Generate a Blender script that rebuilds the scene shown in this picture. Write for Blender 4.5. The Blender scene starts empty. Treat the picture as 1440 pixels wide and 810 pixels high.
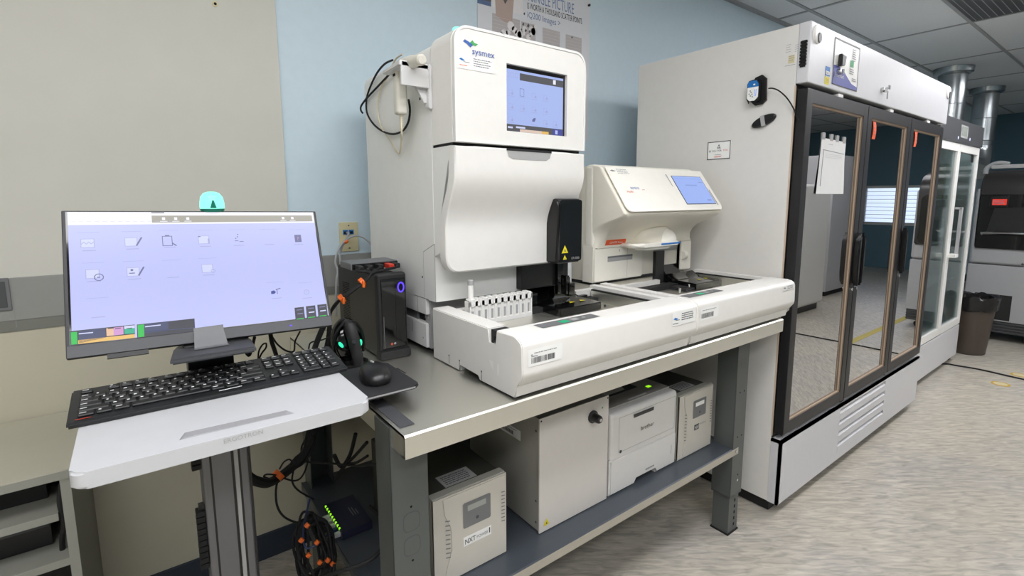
import bpy, bmesh, math, random
from mathutils import Vector, Matrix
random.seed(7)
S = bpy.context.scene
COL = S.collection
PI = math.pi

# ------------------------------------------------------------------ camera (photograph measured at 1440x810)
YAW, PITCH, ROLL, FPX, CY = math.radians(37.024), math.radians(-7.579), math.radians(-0.2), 701.36, 372.06
fw = Vector((math.sin(YAW)*math.cos(PITCH), math.cos(YAW)*math.cos(PITCH), math.sin(PITCH)))
rt0 = Vector((math.cos(YAW), -math.sin(YAW), 0)); up0 = rt0.cross(fw)
rt = rt0*math.cos(ROLL) + up0*math.sin(ROLL); up = up0*math.cos(ROLL) - rt0*math.sin(ROLL)
EYE = Vector((0, 0, 1.4))
cd = bpy.data.cameras.new('camera'); cam = bpy.data.objects.new('camera', cd); COL.objects.link(cam)
cd.sensor_width = 36; cd.sensor_fit = 'HORIZONTAL'; cd.lens = FPX/1440*36; cd.shift_y = -(405-CY)/1440
cd.clip_start = .02; cd.clip_end = 100
cam.matrix_world = Matrix(((rt.x, up.x, -fw.x, EYE.x), (rt.y, up.y, -fw.y, EYE.y), (rt.z, up.z, -fw.z, EYE.z), (0, 0, 0, 1)))
S.camera = cam

def P(px, py, X=None, Y=None, Z=None):
    """where the sight line through a measured photo point meets a known plane of the room (metres)"""
    d = rt*((px-720)/FPX) - up*((py-CY)/FPX) + fw
    if X is not None: t = (X-EYE.x)/d.x
    elif Y is not None: t = (Y-EYE.y)/d.y
    else: t = (Z-EYE.z)/d.z
    return EYE + d*t

# ------------------------------------------------------------------ materials
def lin(c):
    if isinstance(c, str): c = [int(c[i:i+2], 16)/255 for i in (0, 2, 4)]
    return tuple(x/12.92 if x <= .04045 else ((x+.055)/1.055)**2.4 for x in c) + (1,)
M = {}
def nd(nt, t, **k):
    n = nt.nodes.new(t)
    for a, v in k.items(): setattr(n, a, v)
    return n
def pm(name, col, rough=.5, metal=0, var=.012, scale=30, bump=0, bscale=300, spec=.5, coat=0, emit=None, es=0, aniso=0):
    m = bpy.data.materials.new(name); m.use_nodes = True; nt = m.node_tree; b = nt.nodes['Principled BSDF']
    c = lin(col)
    if var:
        tc = nd(nt, 'ShaderNodeTexCoord'); no = nd(nt, 'ShaderNodeTexNoise'); no.inputs['Scale'].default_value = scale; no.inputs['Detail'].default_value = 3
        nt.links.new(tc.outputs['Object'], no.inputs['Vector'])
        r = nd(nt, 'ShaderNodeValToRGB'); r.color_ramp.elements[0].position = .3; r.color_ramp.elements[1].position = .7
        r.color_ramp.elements[0].color = tuple(x*(1-var) for x in c[:3])+(1,); r.color_ramp.elements[1].color = tuple(min(1, x*(1+var)) for x in c[:3])+(1,)
        nt.links.new(no.outputs['Fac'], r.inputs['Fac']); nt.links.new(r.outputs['Color'], b.inputs['Base Color'])
        if bump:
            n2 = nd(nt, 'ShaderNodeTexNoise'); n2.inputs['Scale'].default_value = bscale; nt.links.new(tc.outputs['Object'], n2.inputs['Vector'])
            bp = nd(nt, 'ShaderNodeBump'); bp.inputs['Strength'].default_value = bump; bp.inputs['Distance'].default_value = .002
            nt.links.new(n2.outputs['Fac'], bp.inputs['Height']); nt.links.new(bp.outputs['Normal'], b.inputs['Normal'])
    else: b.inputs['Base Color'].default_value = c
    b.inputs['Roughness'].default_value = rough; b.inputs['Metallic'].default_value = metal; b.inputs['Specular IOR Level'].default_value = spec
    b.inputs['Coat Weight'].default_value = coat; b.inputs['Anisotropic'].default_value = aniso
    if emit: b.inputs['Emission Color'].default_value = lin(emit); b.inputs['Emission Strength'].default_value = es
    M[name] = m; return m
def em(name, col, s=1, rough=.25):   # a lit screen pixel area
    m = bpy.data.materials.new(name); m.use_nodes = True; nt = m.node_tree; b = nt.nodes['Principled BSDF']
    b.inputs['Base Color'].default_value = (.004, .004, .005, 1); b.inputs['Roughness'].default_value = rough; b.inputs['Specular IOR Level'].default_value = .3
    b.inputs['Emission Color'].default_value = lin(col); b.inputs['Emission Strength'].default_value = s
    M[name] = m
pm('analyzer_white', 'e9e7e2', .38, bump=.03, bscale=900)
pm('analyzer_side', 'eaeae7', .45, bump=.05, bscale=900)
pm('bright_white', 'f1f0ec', .35)
pm('cream', 'f2eee2', .35); pm('cream_shell', 'ebe6d8', .4); pm('cream_panel', 'faf7ee', .3)
pm('fridge_white', 'dfddd8', .42, bump=.05, bscale=400); pm('fridge_front', 'd2d2d5', .35)
pm('inner_white', 'd8dad8', .4)
pm('black_gloss', '0c0c0d', .08, coat=.3); pm('black_satin', '141415', .35); pm('black_matte', '1b1b1c', .6); pm('black_rubber', '111112', .75)
pm('dark_gray', '2c2c2e', .5); pm('mid_gray', '6f7072', .5); pm('light_gray', 'a9a9a8', .5); pm('slate', '4a4b4e', .45)
pm('gap', '202020', .8); pm('soft_gap', '8d8d8a', .7)
pm('frame_black', '1d1c1e', .42); pm('frame_dark', '161617', .5)
pm('gasket', '8d7b69', .45); pm('gasket_light', 'c9b49f', .45)
pm('leg_gray', '585c5a', .38, metal=.2, bump=.05); pm('shelf_gray', '4e545b', .3, metal=.3); pm('shelf_lip', 'b3aea1', .35, metal=.3)
pm('chrome', 'c9c9c9', .12, metal=1); pm('bolt', '55575a', .4, metal=.8); pm('hole', '0a0a0a', .9, var=0)
pm('alu', '747476', .38, metal=.4); pm('alu_dark', '77787a', .4, metal=.4)
pm('tray_white', 'c6c7c9', .4); pm('tray_recess', 'a9a9ab', .5)
pm('ups_front', 'cdc8bd', .45); pm('ups_body', '34342f', .5); pm('ups_edge', 'a7a69b', .5); pm('ups_panel', '77797a', .4); pm('ups_lcd', 'a8aca6', .2)
pm('steel_box', 'd4cfc8', .4, bump=.03); pm('steel_box_shaded', 'a3a198', .5)  # box body is the front's paint, darkened to carry the shade
pm('printer_white', 'd9d7d3', .45); pm('printer_top', 'b5b2aa', .5); pm('printer_dark', '37383a', .5)
pm('paper', 'e9e9e8', .8); pm('paper_mark', '9a9a9e', .9); pm('label_white', 'f2f2ef', .6); pm('ink', '3d3d40', .8, var=0); pm('ink_soft', '8a8a90', .8, var=0)
pm('yellow', 'e2d21e', .5); pm('yellow_paint', 'b8a85a', .6); pm('orange', 'e86a1c', .5); pm('orange_tag', 'ff6a3c', .55); pm('red', 'd23a28', .45); pm('red_brand', 'e2581f', .4)
pm('blue', '1c6fb8', .5); pm('blue_strip', '2a7fd0', .4); pm('navy', '2c3a74', .5); pm('violet', '5a5fa8', .5); pm('green', '2c9a5c', .5); pm('brand_blue', '3b62ac', .5); pm('brand_green', '4bab5e', .5); pm('brand_red', 'd55a4a', .5)
pm('ivory', 'd3c9a0', .5); pm('jug', 'e3e6e8', .45); pm('cable_gray', 'a4a6a8', .5); pm('cable_beige', 'cfc6ad', .5)
pm('scanner_white', 'dcd9cd', .45); pm('bracket', 'd8d8d8', .4)
pm('bin_brown', '4a4039', .45); pm('bag_black', '151517', .28, bump=.6, bscale=40)
pm('far_gray', 'a5a6a8', .45); pm('far_dark', '2c2a2a', .3)
pm('duct', 'b9bfc2', .22, metal=.9, var=.08, scale=12)
pm('trim_gray', '8f908c', .5); pm('trim_dark', '777871', .5); pm('navy_base', '28303c', .5)
pm('desk_top', 'b9b5a4', .45); pm('desk_panel', '7e7e74', .5); pm('desk_edge', '93938a', .5); pm('desk_inside_shade', '2a2a2a', .7)
pm('key_black', '17181a', .5); pm('key_leg', 'e2e2e2', .6, var=0); pm('kb_body', '1d1f20', .45); pm('mouse_black', '1a1a1b', .32)
pm('switch_blue', '1c1f33', .4); pm('plug_white', 'c4c4c4', .4); pm('cable_blue', '22345e', .5)
pm('stain', 'c9a23a', .6)
for n, c, s in (('scr_bg', 'c4caff', .95), ('scr_bg2', 'd6dcff', .97), ('scr_white', 'f4f4ff', 1.0), ('scr_gray', 'b4b0a2', .8), ('scr_dark', '3b3c4a', .7), ('scr_navy', '47527c', .7), ('scr_green', '17c94a', .9),
                ('scr_yellow', 'f2c46a', .95), ('scr_pink', 'dba0dc', .9), ('scr_peach', 'f5c9a4', .9), ('scr_teal', '1fb98f', .9), ('scr_line', '9a9cc4', .85), ('scr_ico', '7a7eae', .8), ('scr_ico2', 'aeb3e2', .93), ('scr_blue', '3f4fa8', .8),
                ('uf_bg', 'b6c8ff', .9), ('uf_gray', '76777c', .6), ('uf_navy', '5a60b0', .8), ('uf_peach', 'eed6c6', .9), ('cl_bg', 'a3bdff', .9), ('cl_line', '8fa6ea', .8)): em(n, c, s*.87)
em('added_shelf_light', 'eef6ff', 9.0); em('led_green', '2ee6a0', 1.6); em('led_lime', '8ce020', 1.2); em('led_blue', '5038ff', 2.2); em('led_white', 'd8dcff', 1.5); em('beacon_green', '8fffe2', 1.25); em('beacon_core', 'd8fff2', 2.0); em('led_red', 'e83c30', .8); em('led_button', '30c890', .75)
pm('beacon_dark', '0b5a4a', .3, emit='0b8a70', es=.25)
em("lamp_panel", "f8f8fb", 15)

def mat_glass(name, base, gain, tint=(1, 1, 1), rough=0):
    m = bpy.data.materials.new(name); m.use_nodes = True; nt = m.node_tree; nt.nodes.clear()
    o = nd(nt, 'ShaderNodeOutputMaterial'); mx = nd(nt, 'ShaderNodeMixShader'); t = nd(nt, 'ShaderNodeBsdfTransparent'); g = nd(nt, 'ShaderNodeBsdfGlossy')
    g.inputs['Roughness'].default_value = rough; t.inputs['Color'].default_value = (*tint, 1)
    fr = nd(nt, 'ShaderNodeFresnel'); fr.inputs['IOR'].default_value = 1.5
    ma = nd(nt, 'ShaderNodeMath', operation='MULTIPLY_ADD', use_clamp=True); ma.inputs[1].default_value = gain; ma.inputs[2].default_value = base
    nt.links.new(fr.outputs[0], ma.inputs[0]); nt.links.new(ma.outputs[0], mx.inputs[0]); nt.links.new(t.outputs[0], mx.inputs[1]); nt.links.new(g.outputs[0], mx.inputs[2]); nt.links.new(mx.outputs[0], o.inputs[0])
    M[name] = m
mat_glass('door_glass', .40, 2.4, (.86, .92, .92)); mat_glass('clear_glass', .03, .7, (.86, .95, .96)); mat_glass('window_glass', .02, 1.0); mat_glass('clear_plastic', .05, 1.0, (.8, .83, .85))

def mat_steel():
    m = pm('steel', 'f3f1e7', .2, metal=1, var=0); nt = m.node_tree; b = nt.nodes['Principled BSDF']
    tc = nd(nt, 'ShaderNodeTexCoord'); mp = nd(nt, 'ShaderNodeMapping'); mp.inputs['Scale'].default_value = (3, 160, 160)
    no = nd(nt, 'ShaderNodeTexNoise'); no.inputs['Scale'].default_value = 6; no.inputs['Detail'].default_value = 4
    nt.links.new(tc.outputs['Object'], mp.inputs[0]); nt.links.new(mp.outputs[0], no.inputs[0])
    mr = nd(nt, 'ShaderNodeMapRange'); mr.inputs['To Min'].default_value = .30; mr.inputs['To Max'].default_value = .48
    nt.links.new(no.outputs[0], mr.inputs[0]); nt.links.new(mr.outputs[0], b.inputs['Roughness'])
    bp = nd(nt, 'ShaderNodeBump'); bp.inputs['Strength'].default_value = .04; bp.inputs['Distance'].default_value = .001
    nt.links.new(no.outputs[0], bp.inputs['Height']); nt.links.new(bp.outputs[0], b.inputs['Normal'])
mat_steel()

def mat_floor():   # vinyl plank with fine wavy grey and beige grain running along the room
    m = pm('floor_vinyl', 'b5afa4', .3, var=0); nt = m.node_tree; b = nt.nodes['Principled BSDF']
    tc = nd(nt, 'ShaderNodeTexCoord'); mp = nd(nt, 'ShaderNodeMapping'); mp.vector_type = 'TEXTURE'; mp.inputs['Rotation'].default_value = (0, 0, math.radians(-37)); mp.inputs['Scale'].default_value = (1/3.4, 1/17, 1)
    no = nd(nt, 'ShaderNodeTexNoise'); no.inputs['Scale'].default_value = 3.2; no.inputs['Detail'].default_value = 5; no.inputs['Distortion'].default_value = .9
    nt.links.new(tc.outputs['Object'], mp.inputs[0]); nt.links.new(mp.outputs[0], no.inputs[0])
    r = nd(nt, 'ShaderNodeValToRGB'); e = r.color_ramp.elements; e[0].position = .3; e[0].color = lin('a29d92'); e[1].position = .72; e[1].color = lin('d6cfc1')
    x = r.color_ramp.elements.new(.5); x.color = lin('bdb7ab')
    nt.links.new(no.outputs[0], r.inputs[0])
    n2 = nd(nt, 'ShaderNodeTexNoise'); n2.inputs['Scale'].default_value = 2.3; nt.links.new(tc.outputs['Object'], n2.inputs[0])
    r2 = nd(nt, 'ShaderNodeValToRGB'); r2.color_ramp.elements[0].position = .35; r2.color_ramp.elements[1].position = .7; r2.color_ramp.elements[0].color = (.86, .86, .88, 1); r2.color_ramp.elements[1].color = (1, .98, .94, 1)
    nt.links.new(n2.outputs[0], r2.inputs[0])
    mx = nd(nt, 'ShaderNodeMix', data_type='RGBA', blend_type='MULTIPLY'); mx.inputs[0].default_value = 1
    nt.links.new(r.outputs[0], mx.inputs[6]); nt.links.new(r2.outputs[0], mx.inputs[7]); nt.links.new(mx.outputs[2], b.inputs['Base Color'])
mat_floor()
pm('ceiling_tile', 'd6d8da', .85, var=.06, scale=160, bump=.25, bscale=220); pm('ceiling_bar', '9a9c9e', .6)
pm('wall_blue', 'cbdde6', .55, var=.015, bump=.06, bscale=250); pm('wall_teal', '587a8a', .6, var=.02); pm('wall_panel', 'cccbc1', .55, var=.015, scale=8, bump=.04, bscale=300); pm('wall_low', 'c2bda9', .55, var=.02, scale=6)
pm('poster', 'dadbdf', .5); pm('poster_blue', '5a6e92', .6); pm('poster_photo', 'b9a49a', .6); pm('poster_photo2', 'e4e0e0', .6); pm('poster_gray', 'bdb7b6', .6); pm('poster_dark', '5a5658', .6); pm('poster_title', '7a8fb4', .6)

# ------------------------------------------------------------------ mesh builder
class MB:
    def __init__(s, mat=None): s.bm = bmesh.new(); s.mats = []; s.i = 0; s.sh = []; s.mat(mat) if mat else None
    def mat(s, n):
        if n not in s.mats: s.mats.append(n)
        s.i = s.mats.index(n); return s
    def poly(s, pts, smooth=False):
        vs = [s.bm.verts.new(p) for p in pts]
        try: f = s.bm.faces.new(vs)
        except ValueError: return
        f.material_index = s.i; f.smooth = smooth; return f
    def add(s, b, smooth=True, T=None):
        mp = {}
        for v in b.verts: mp[v] = s.bm.verts.new(T @ v.co if T else v.co)
        for f in b.faces:
            try: g = s.bm.faces.new([mp[v] for v in f.verts])
            except ValueError: continue
            g.material_index = s.i; g.smooth = smooth
        b.free(); return s
    def box(s, x0, x1, y0, y1, z0, z1, r=0, n=2, T=None, only=None):
        b = bmesh.new()
        vs = [b.verts.new((x, y, z)) for x in (x0, x1) for y in (y0, y1) for z in (z0, z1)]
        for q in ((0, 1, 3, 2), (4, 6, 7, 5), (0, 4, 5, 1), (2, 3, 7, 6), (0, 2, 6, 4), (1, 5, 7, 3)): b.faces.new([vs[i] for i in q])
        if r:
            es = [e for e in b.edges if only is None or only((e.verts[0].co+e.verts[1].co)/2, (e.verts[1].co-e.verts[0].co).normalized())]
            bmesh.ops.bevel(b, geom=es, offset=r, segments=n, affect='EDGES', profile=.5, clamp_overlap=True)
        return s.add(b, bool(r), T)
    def prism(s, pts, ax, a, c, r=0, n=2, T=None, ends='ab'):
        """pts: 2-D outline in the two other axes (order y,z / x,z / x,y); extruded along ax from a to c"""
        b = bmesh.new()
        def mk(u, v, w): return {'x': (w, u, v), 'y': (u, w, v), 'z': (u, v, w)}[ax]
        lo = [b.verts.new(mk(u, v, a)) for u, v in pts]; hi = [b.verts.new(mk(u, v, c)) for u, v in pts]
        k = len(pts); f1 = b.faces.new(lo); f2 = b.faces.new(hi[::-1])
        for i in range(k): b.faces.new((lo[i], hi[i], hi[(i+1) % k], lo[(i+1) % k]))
        if r: bmesh.ops.bevel(b, geom=list((set(f1.edges) if 'a' in ends else set()) | (set(f2.edges) if 'b' in ends else set())), offset=r, segments=n, affect='EDGES', clamp_overlap=True)
        bmesh.ops.recalc_face_normals(b, faces=b.faces)
        return s.add(b, True, T)
    def tube(s, pts, r, n=8, sub=6, cap=True):
        pts = [Vector(p) for p in pts]
        if sub and len(pts) > 2:
            out = []
            for i in range(len(pts)-1):
                p0, p1, p2, p3 = pts[max(i-1, 0)], pts[i], pts[i+1], pts[min(i+2, len(pts)-1)]
                for k in range(sub):
                    t = k/sub; out.append(.5*((2*p1)+(p2-p0)*t+(2*p0-5*p1+4*p2-p3)*t*t+(3*p1-p0-3*p2+p3)*t**3))
            pts = out+[pts[-1]]
        rings = []; ref = None
        for i, p in enumerate(pts):
            d = (pts[min(i+1, len(pts)-1)]-pts[max(i-1, 0)])
            if d.length < 1e-9: d = Vector((0, 0, 1))
            d.normalize()
            if ref is None: ref = d.orthogonal().normalized()
            ref = (ref-d*ref.dot(d)); ref = ref.normalized() if ref.length > 1e-6 else d.orthogonal().normalized()
            q = d.cross(ref); rr = r[i*(len(r)-1)//max(1, len(pts)-1)] if isinstance(r, (list, tuple)) else r
            rings.append([s.bm.verts.new(p+ref*(rr*math.cos(2*PI*j/n))+q*(rr*math.sin(2*PI*j/n))) for j in range(n)])
        for a, b in zip(rings, rings[1:]):
            for j in range(n):
                f = s.bm.faces.new((a[j], a[(j+1) % n], b[(j+1) % n], b[j])); f.material_index = s.i; f.smooth = True
        if cap:
            for ring in (rings[0][::-1], rings[-1]):
                f = s.bm.faces.new(ring); f.material_index = s.i
        return s
    def lathe(s, prof, c, n=32, ax='z', sx=1, sy=1, T=None):
        """prof: (radius, height) pairs"""
        rings = []
        for r, h in prof:
            ring = []
            for j in range(n):
                u, v = sx*r*math.cos(2*PI*j/n), sy*r*math.sin(2*PI*j/n)
                p = Vector({'z': (u, v, h), 'y': (u, h, v), 'x': (h, u, v)}[ax])+Vector(c)
                ring.append(s.bm.verts.new(T @ p if T else p))
            rings.append(ring)
        for a, b in zip(rings, rings[1:]):
            for j in range(n):
                f = s.bm.faces.new((a[j], a[(j+1) % n], b[(j+1) % n], b[j])); f.material_index = s.i; f.smooth = True
        for ring in (rings[0][::-1], rings[-1]):
            f = s.bm.faces.new(ring); f.material_index = s.i
        return s
    def build(s, name, parent=None, origin=None, angle=35):
        if origin is None: origin = parent['_o'] if parent is not None and '_o' in parent else (0, 0, 0)
        o_ = Vector(origin)
        for v in s.bm.verts: v.co -= o_
        bmesh.ops.recalc_face_normals(s.bm, faces=s.bm.faces) if getattr(s, 'recalc', True) else None
        me = bpy.data.meshes.new(name); s.bm.to_mesh(me); s.bm.free()
        for n in s.mats: me.materials.append(M[n])
        me.set_sharp_from_angle(angle=math.radians(angle))
        ob = bpy.data.objects.new(name, me); COL.objects.link(ob)
        wn = ob.modifiers.new('wn', 'WEIGHTED_NORMAL'); wn.keep_sharp = True
        ob['_o'] = tuple(origin)
        if parent is not None: ob.parent = parent
        else: ob.location = o_
        return ob

FONT_CACHE = {}
def text_faces(txt):
    if txt not in FONT_CACHE:
        cu = bpy.data.curves.new('t', 'FONT'); cu.body = txt; cu.size = 1; cu.resolution_u = 2; cu.align_x = 'LEFT'
        ob = bpy.data.objects.new('t', cu); COL.objects.link(ob)
        me = ob.to_mesh(depsgraph=bpy.context.evaluated_depsgraph_get())
        FONT_CACHE[txt] = ([tuple(v.co) for v in me.vertices], [tuple(p.vertices) for p in me.polygons])
        ob.to_mesh_clear(); bpy.data.objects.remove(ob); bpy.data.curves.remove(cu)
    return FONT_CACHE[txt]
class Face:
    """draw flat marks on a plane given by an origin, x and y directions; every mark gets a hair of lift off the surface"""
    def __init__(s, mb, o, xd, yd, lift=.0006):
        s.mb = mb; s.o = Vector(o); s.x = Vector(xd).normalized(); s.y = Vector(yd).normalized(); s.n = s.x.cross(s.y); s.l = lift
    def pt(s, u, v, k=1): return s.o+s.x*u+s.y*v+s.n*(s.l*k)
    def rect(s, u0, v0, u1, v1, mat, k=1): s.mb.mat(mat); s.mb.poly([s.pt(u0, v0, k), s.pt(u1, v0, k), s.pt(u1, v1, k), s.pt(u0, v1, k)]); return s
    def poly(s, pts, mat, k=1): s.mb.mat(mat); s.mb.poly([s.pt(u, v, k) for u, v in pts]); return s
    def disc(s, u, v, r, mat, k=1, n=20, ry=None): return s.poly([(u+r*math.cos(2*PI*i/n), v+(ry or r)*math.sin(2*PI*i/n)) for i in range(n)], mat, k)
    def ring(s, u, v, r, w, mat, k=1, n=28, ry=None):
        ry = ry or r; s.mb.mat(mat)
        for i in range(n):
            a, b = 2*PI*i/n, 2*PI*(i+1)/n
            s.mb.poly([s.pt(u+r*math.cos(a), v+ry*math.sin(a), k), s.pt(u+r*math.cos(b), v+ry*math.sin(b), k), s.pt(u+(r-w)*math.cos(b), v+(ry-w)*math.sin(b), k), s.pt(u+(r-w)*math.cos(a), v+(ry-w)*math.sin(a), k)])
        return s
    def line(s, u0, v0, u1, v1, w, mat, k=1):
        d = Vector((u1-u0, v1-v0)); d.normalize(); a, b = -d.y*w/2, d.x*w/2
        return s.poly([(u0-a, v0-b), (u1-a, v1-b), (u1+a, v1+b), (u0+a, v0+b)], mat, k)
    def frame(s, u0, v0, u1, v1, w, mat, k=1):
        for q in ((u0, v0, u1, v0+w), (u0, v1-w, u1, v1), (u0, v0, u0+w, v1), (u1-w, v0, u1, v1)): s.rect(*q, mat, k)
        return s
    def text(s, txt, u, v, h, mat, k=2, wx=1, shear=0, fit=None):
        vs, fs = text_faces(txt); s.mb.mat(mat); sc = h/.72
        if fit: wx = fit/(max(p[0] for p in vs)*sc)
        for f in fs: s.mb.poly([s.pt(u+(vs[i][0]+vs[i][1]*shear)*sc*wx, v+vs[i][1]*sc, k) for i in f])
        return s
    def lines(s, u, v, w, n, dv, h, mat, k=2, seed=0):   # rows of print too small to read
        rr = random.Random(seed)
        for i in range(n):
            x = u
            while x < u+w*(.75+.25*rr.random()):
                ww = min(w*.04+rr.random()*w*.11, u+w-x)
                if ww <= 0: break
                s.rect(x, v-i*dv, x+ww, v-i*dv+h, mat, k); x += ww+w*.02
        return s
    def barcode(s, u, v, w, h, mat='ink', k=2, seed=1):
        rr = random.Random(seed); x = u
        while x < u+w:
            b = w*rr.choice((.012, .02, .035)); s.rect(x, v, min(x+b, u+w), v+h, mat, k); x += b+w*rr.choice((.012, .02, .03))
        return s
def cut(ob, cutter):      # carve one mesh out of another and keep the plain result
    ob.modifiers.clear(); md = ob.modifiers.new('cut', 'BOOLEAN'); md.object = cutter; md.solver = 'EXACT'; md.material_mode = 'TRANSFER'
    bpy.context.view_layer.update()
    me = bpy.data.meshes.new_from_object(ob.evaluated_get(bpy.context.evaluated_depsgraph_get()))
    ob.modifiers.clear(); ob.data = me; me.set_sharp_from_angle(angle=.6); wn = ob.modifiers.new('wn', 'WEIGHTED_NORMAL'); wn.keep_sharp = True; bpy.data.objects.remove(cutter)
    return ob
def rrect(x0, y0, x1, y1, r, n=5, corners='1111'):
    out = []
    for i, (cx, cy, a0) in enumerate(((x1-r, y1-r, 0), (x0+r, y1-r, 90), (x0+r, y0+r, 180), (x1-r, y0+r, 270))):
        if corners[i] == '1':
            out += [(cx+r*math.cos(math.radians(a0+90*k/n)), cy+r*math.sin(math.radians(a0+90*k/n))) for k in range(n+1)]
        else: out.append((x1 if i in (0, 3) else x0, y1 if i < 2 else y0))
    return out

def thing(name, label, cat, o=(0, 0, 0), group=None):
    e = bpy.data.objects.new(name, None); COL.objects.link(e); e.location = o; e.empty_display_size = .05
    e['label'] = label; e['category'] = cat; e['_o'] = tuple(o)
    if group: e['group'] = group
    return e
def tag(o, label, cat, group=None, kind=None):
    o['label'] = label; o['category'] = cat
    if group: o['group'] = group
    if kind: o['kind'] = kind
    return o
def struct(o): o['kind'] = 'structure'; return o
def copy_tree(o, parent=None):
    c = o.copy(); COL.objects.link(c); c.parent = parent
    for ch in list(o.children): copy_tree(ch, c)
    return c
def box_part(name, parent, mat, *a, **k): return MB(mat).box(*a, **k).build(name, parent)
# ================================================================== ROOM (x along the back wall, y towards it, z up; metres)
WY = 2.03; XR = 11.8; XL = -2.6; YF = -5.2; CZ = 2.77
struct(MB('floor_vinyl').box(XL-.1, XR+.1, YF-.1, WY+.1, -.1, 0).build('floor'))
struct(MB('ceiling_tile').box(XL-.1, XR+.1, YF-.1, WY+.1, CZ, CZ+.1).build('ceiling'))
g = MB('ceiling_bar')                                    # T-bar grid, 0.65 x 1.30 m tiles
x = 4.11-1.305*5
while x < XR: g.box(x-.012, x+.012, YF, WY, CZ-.006, CZ+.004); x += 1.305
y = 1.783
while y > YF: g.box(XL, XR, y-.012, y+.012, CZ-.0065, CZ+.004); y -= .65
g.box(XL, XR, WY-.022, WY-.001, CZ-.022, CZ+.004)
struct(g.build('trim_1'))
struct(MB('wall_blue').box(XL-.1, XR+.1, WY, WY+.1, 0, CZ).build('wall_back'))
w = MB('wall_blue')                                       # right wall with a window opening y -2.9..-1.0, z .85..1.62
for q in ((YF, -2.9, 0, CZ), (-1.0, WY, 0, CZ), (-2.9, -1.0, 0, .85), (-2.9, -1.0, 1.62, CZ)): w.box(XR, XR+.1, *q)
for f in w.bm.faces: f.material_index = 0
w.mats = ['wall_teal']
struct(w.build('wall_right'))
struct(MB('wall_blue').box(XL-.1, XR+.1, YF-.1, YF, 0, CZ).build('wall_front'))
struct(MB('wall_panel').box(XL-.1, XL, YF, WY, 0, CZ).build('wall_left'))
win = MB('inner_white')
for q in ((-2.9, -2.84, .85, 1.62), (-1.06, -1.0, .85, 1.62), (-2.9, -1.0, .85, .9), (-2.9, -1.0, 1.57, 1.62), (-1.97, -1.93, .85, 1.62)): win.box(XR+.02, XR+.08, *q)
wo = struct(win.build('window_1'))
b = MB('bright_white')
for k in range(9): b.box(XR-.02, XR+.015, -2.88, -1.02, .90+k*.075, .908+k*.075)
b.build('blind', wo); MB('window_glass').box(XR+.045, XR+.05, -2.86, -1.04, .88, 1.6).build('pane', wo)
# left wall finish: warm board above, grey rail, warm board below, dark base strip
struct(MB('wall_panel').box(XL, .466, WY-.012, WY-.001, 1.176, CZ-.03, r=.002, only=lambda c, d: c.x > .4).build('trim_2'))
r = MB('trim_gray').box(XL, 2.1, WY-.018, WY-.001, 1.05, 1.176, r=.003)
r.mat('trim_dark').box(XL, 2.1, WY-.016, WY-.001, 1.018, 1.05)
r.mat('soft_gap').box(-.302, -.3, WY-.0186, WY-.01, 1.03, 1.175)
struct(r.build('trim_3'))
struct(MB('wall_low').box(XL, 2.1, WY-.013, WY-.001, .1, 1.018).build('trim_4'))
bb = MB('navy_base').box(XL, XR, WY-.022, WY-.002, 0, .105, r=.004)
struct(bb.build('baseboard_back'))
h = MB('paper').mat('ivory').lathe([(.009, 0), (.009, -.003)], (.276, WY-.0125, 2.05), 16, 'y'); h.mat('hole').lathe([(.0045, -.003), (.0045, -.0036)], (.276, WY-.0125, 2.05), 12, 'y')
tag(h.build('wall_anchor', origin=(.276, WY-.0125, 2.05)), 'small round screw hole plug high on the beige wall board', 'wall plug')

# ceiling lights (off the top of the frame) and the dark grille panel that shows in the top right corner
def ceiling_light(x0, x1, y0, y1, label, k=1):
    em('lamp_panel', 'f8f8fb', 15*k)
    t = thing('ceiling_light', label, 'ceiling light', ((x0+x1)/2, (y0+y1)/2, CZ), 'recessed ceiling lights')
    f = MB('bright_white')
    for q in ((x0, x1, y0, y0+.03), (x0, x1, y1-.03, y1), (x0, x0+.03, y0, y1), (x1-.03, x1, y0, y1)): f.box(*q, CZ-.014, CZ-.0005)
    f.build('frame', t)
    MB('lamp_panel').box(x0+.03, x1-.03, y0+.03, y1-.03, CZ-.009, CZ-.003).build('diffuser', t)
LIGHTS = [(-1.0975, 0.1775, -0.152, 0.468, 'lit ceiling panel above the monitor and cart', 0.72),
          (0.2075, 1.4825, -0.152, 0.468, 'lit ceiling panel above the left end of the bench', 0.66),
          (0.2075, 1.4825, -1.452, -0.832, 'lit ceiling panel over the aisle facing the tall analyzer', 0.62),
          (2.8125, 4.0875, -0.152, 0.468, 'lit ceiling panel in front of the tall black framed refrigerator', 0.5),
          (4.1225, 5.3975, -0.152, 0.468, 'lit ceiling panel in front of the white refrigerator', 1.1),
          (6.7325, 8.0075, -0.152, 0.468, 'lit ceiling panel above the floor analyzer end of the aisle', 0.45),
          (-2.4025, -1.1275, -1.452, -0.832, 'lit ceiling panel at the far left of the second row', 0.62),
          (-1.0975, 0.1775, -1.452, -0.832, 'lit ceiling panel in the second row, left of the cart', 0.62),
          (4.1225, 5.3975, -1.452, -0.832, 'lit ceiling panel over the aisle facing the white refrigerator', 0.45),
          (6.7325, 8.0075, -1.452, -0.832, 'lit ceiling panel over the aisle near the tall freezer', 0.4),
          (-1.0975, 0.1775, -2.752, -2.132, 'lit ceiling panel at the rear left of the room', 0.4),
          (6.7325, 8.0075, -2.752, -2.132, 'lit ceiling panel nearest the window', 0.3)]
for a in LIGHTS: ceiling_light(*a)
t = thing('ceiling_grille', 'dark grey return air panel set into the ceiling grid', 'air vent', (4.76, .81, CZ))
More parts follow.
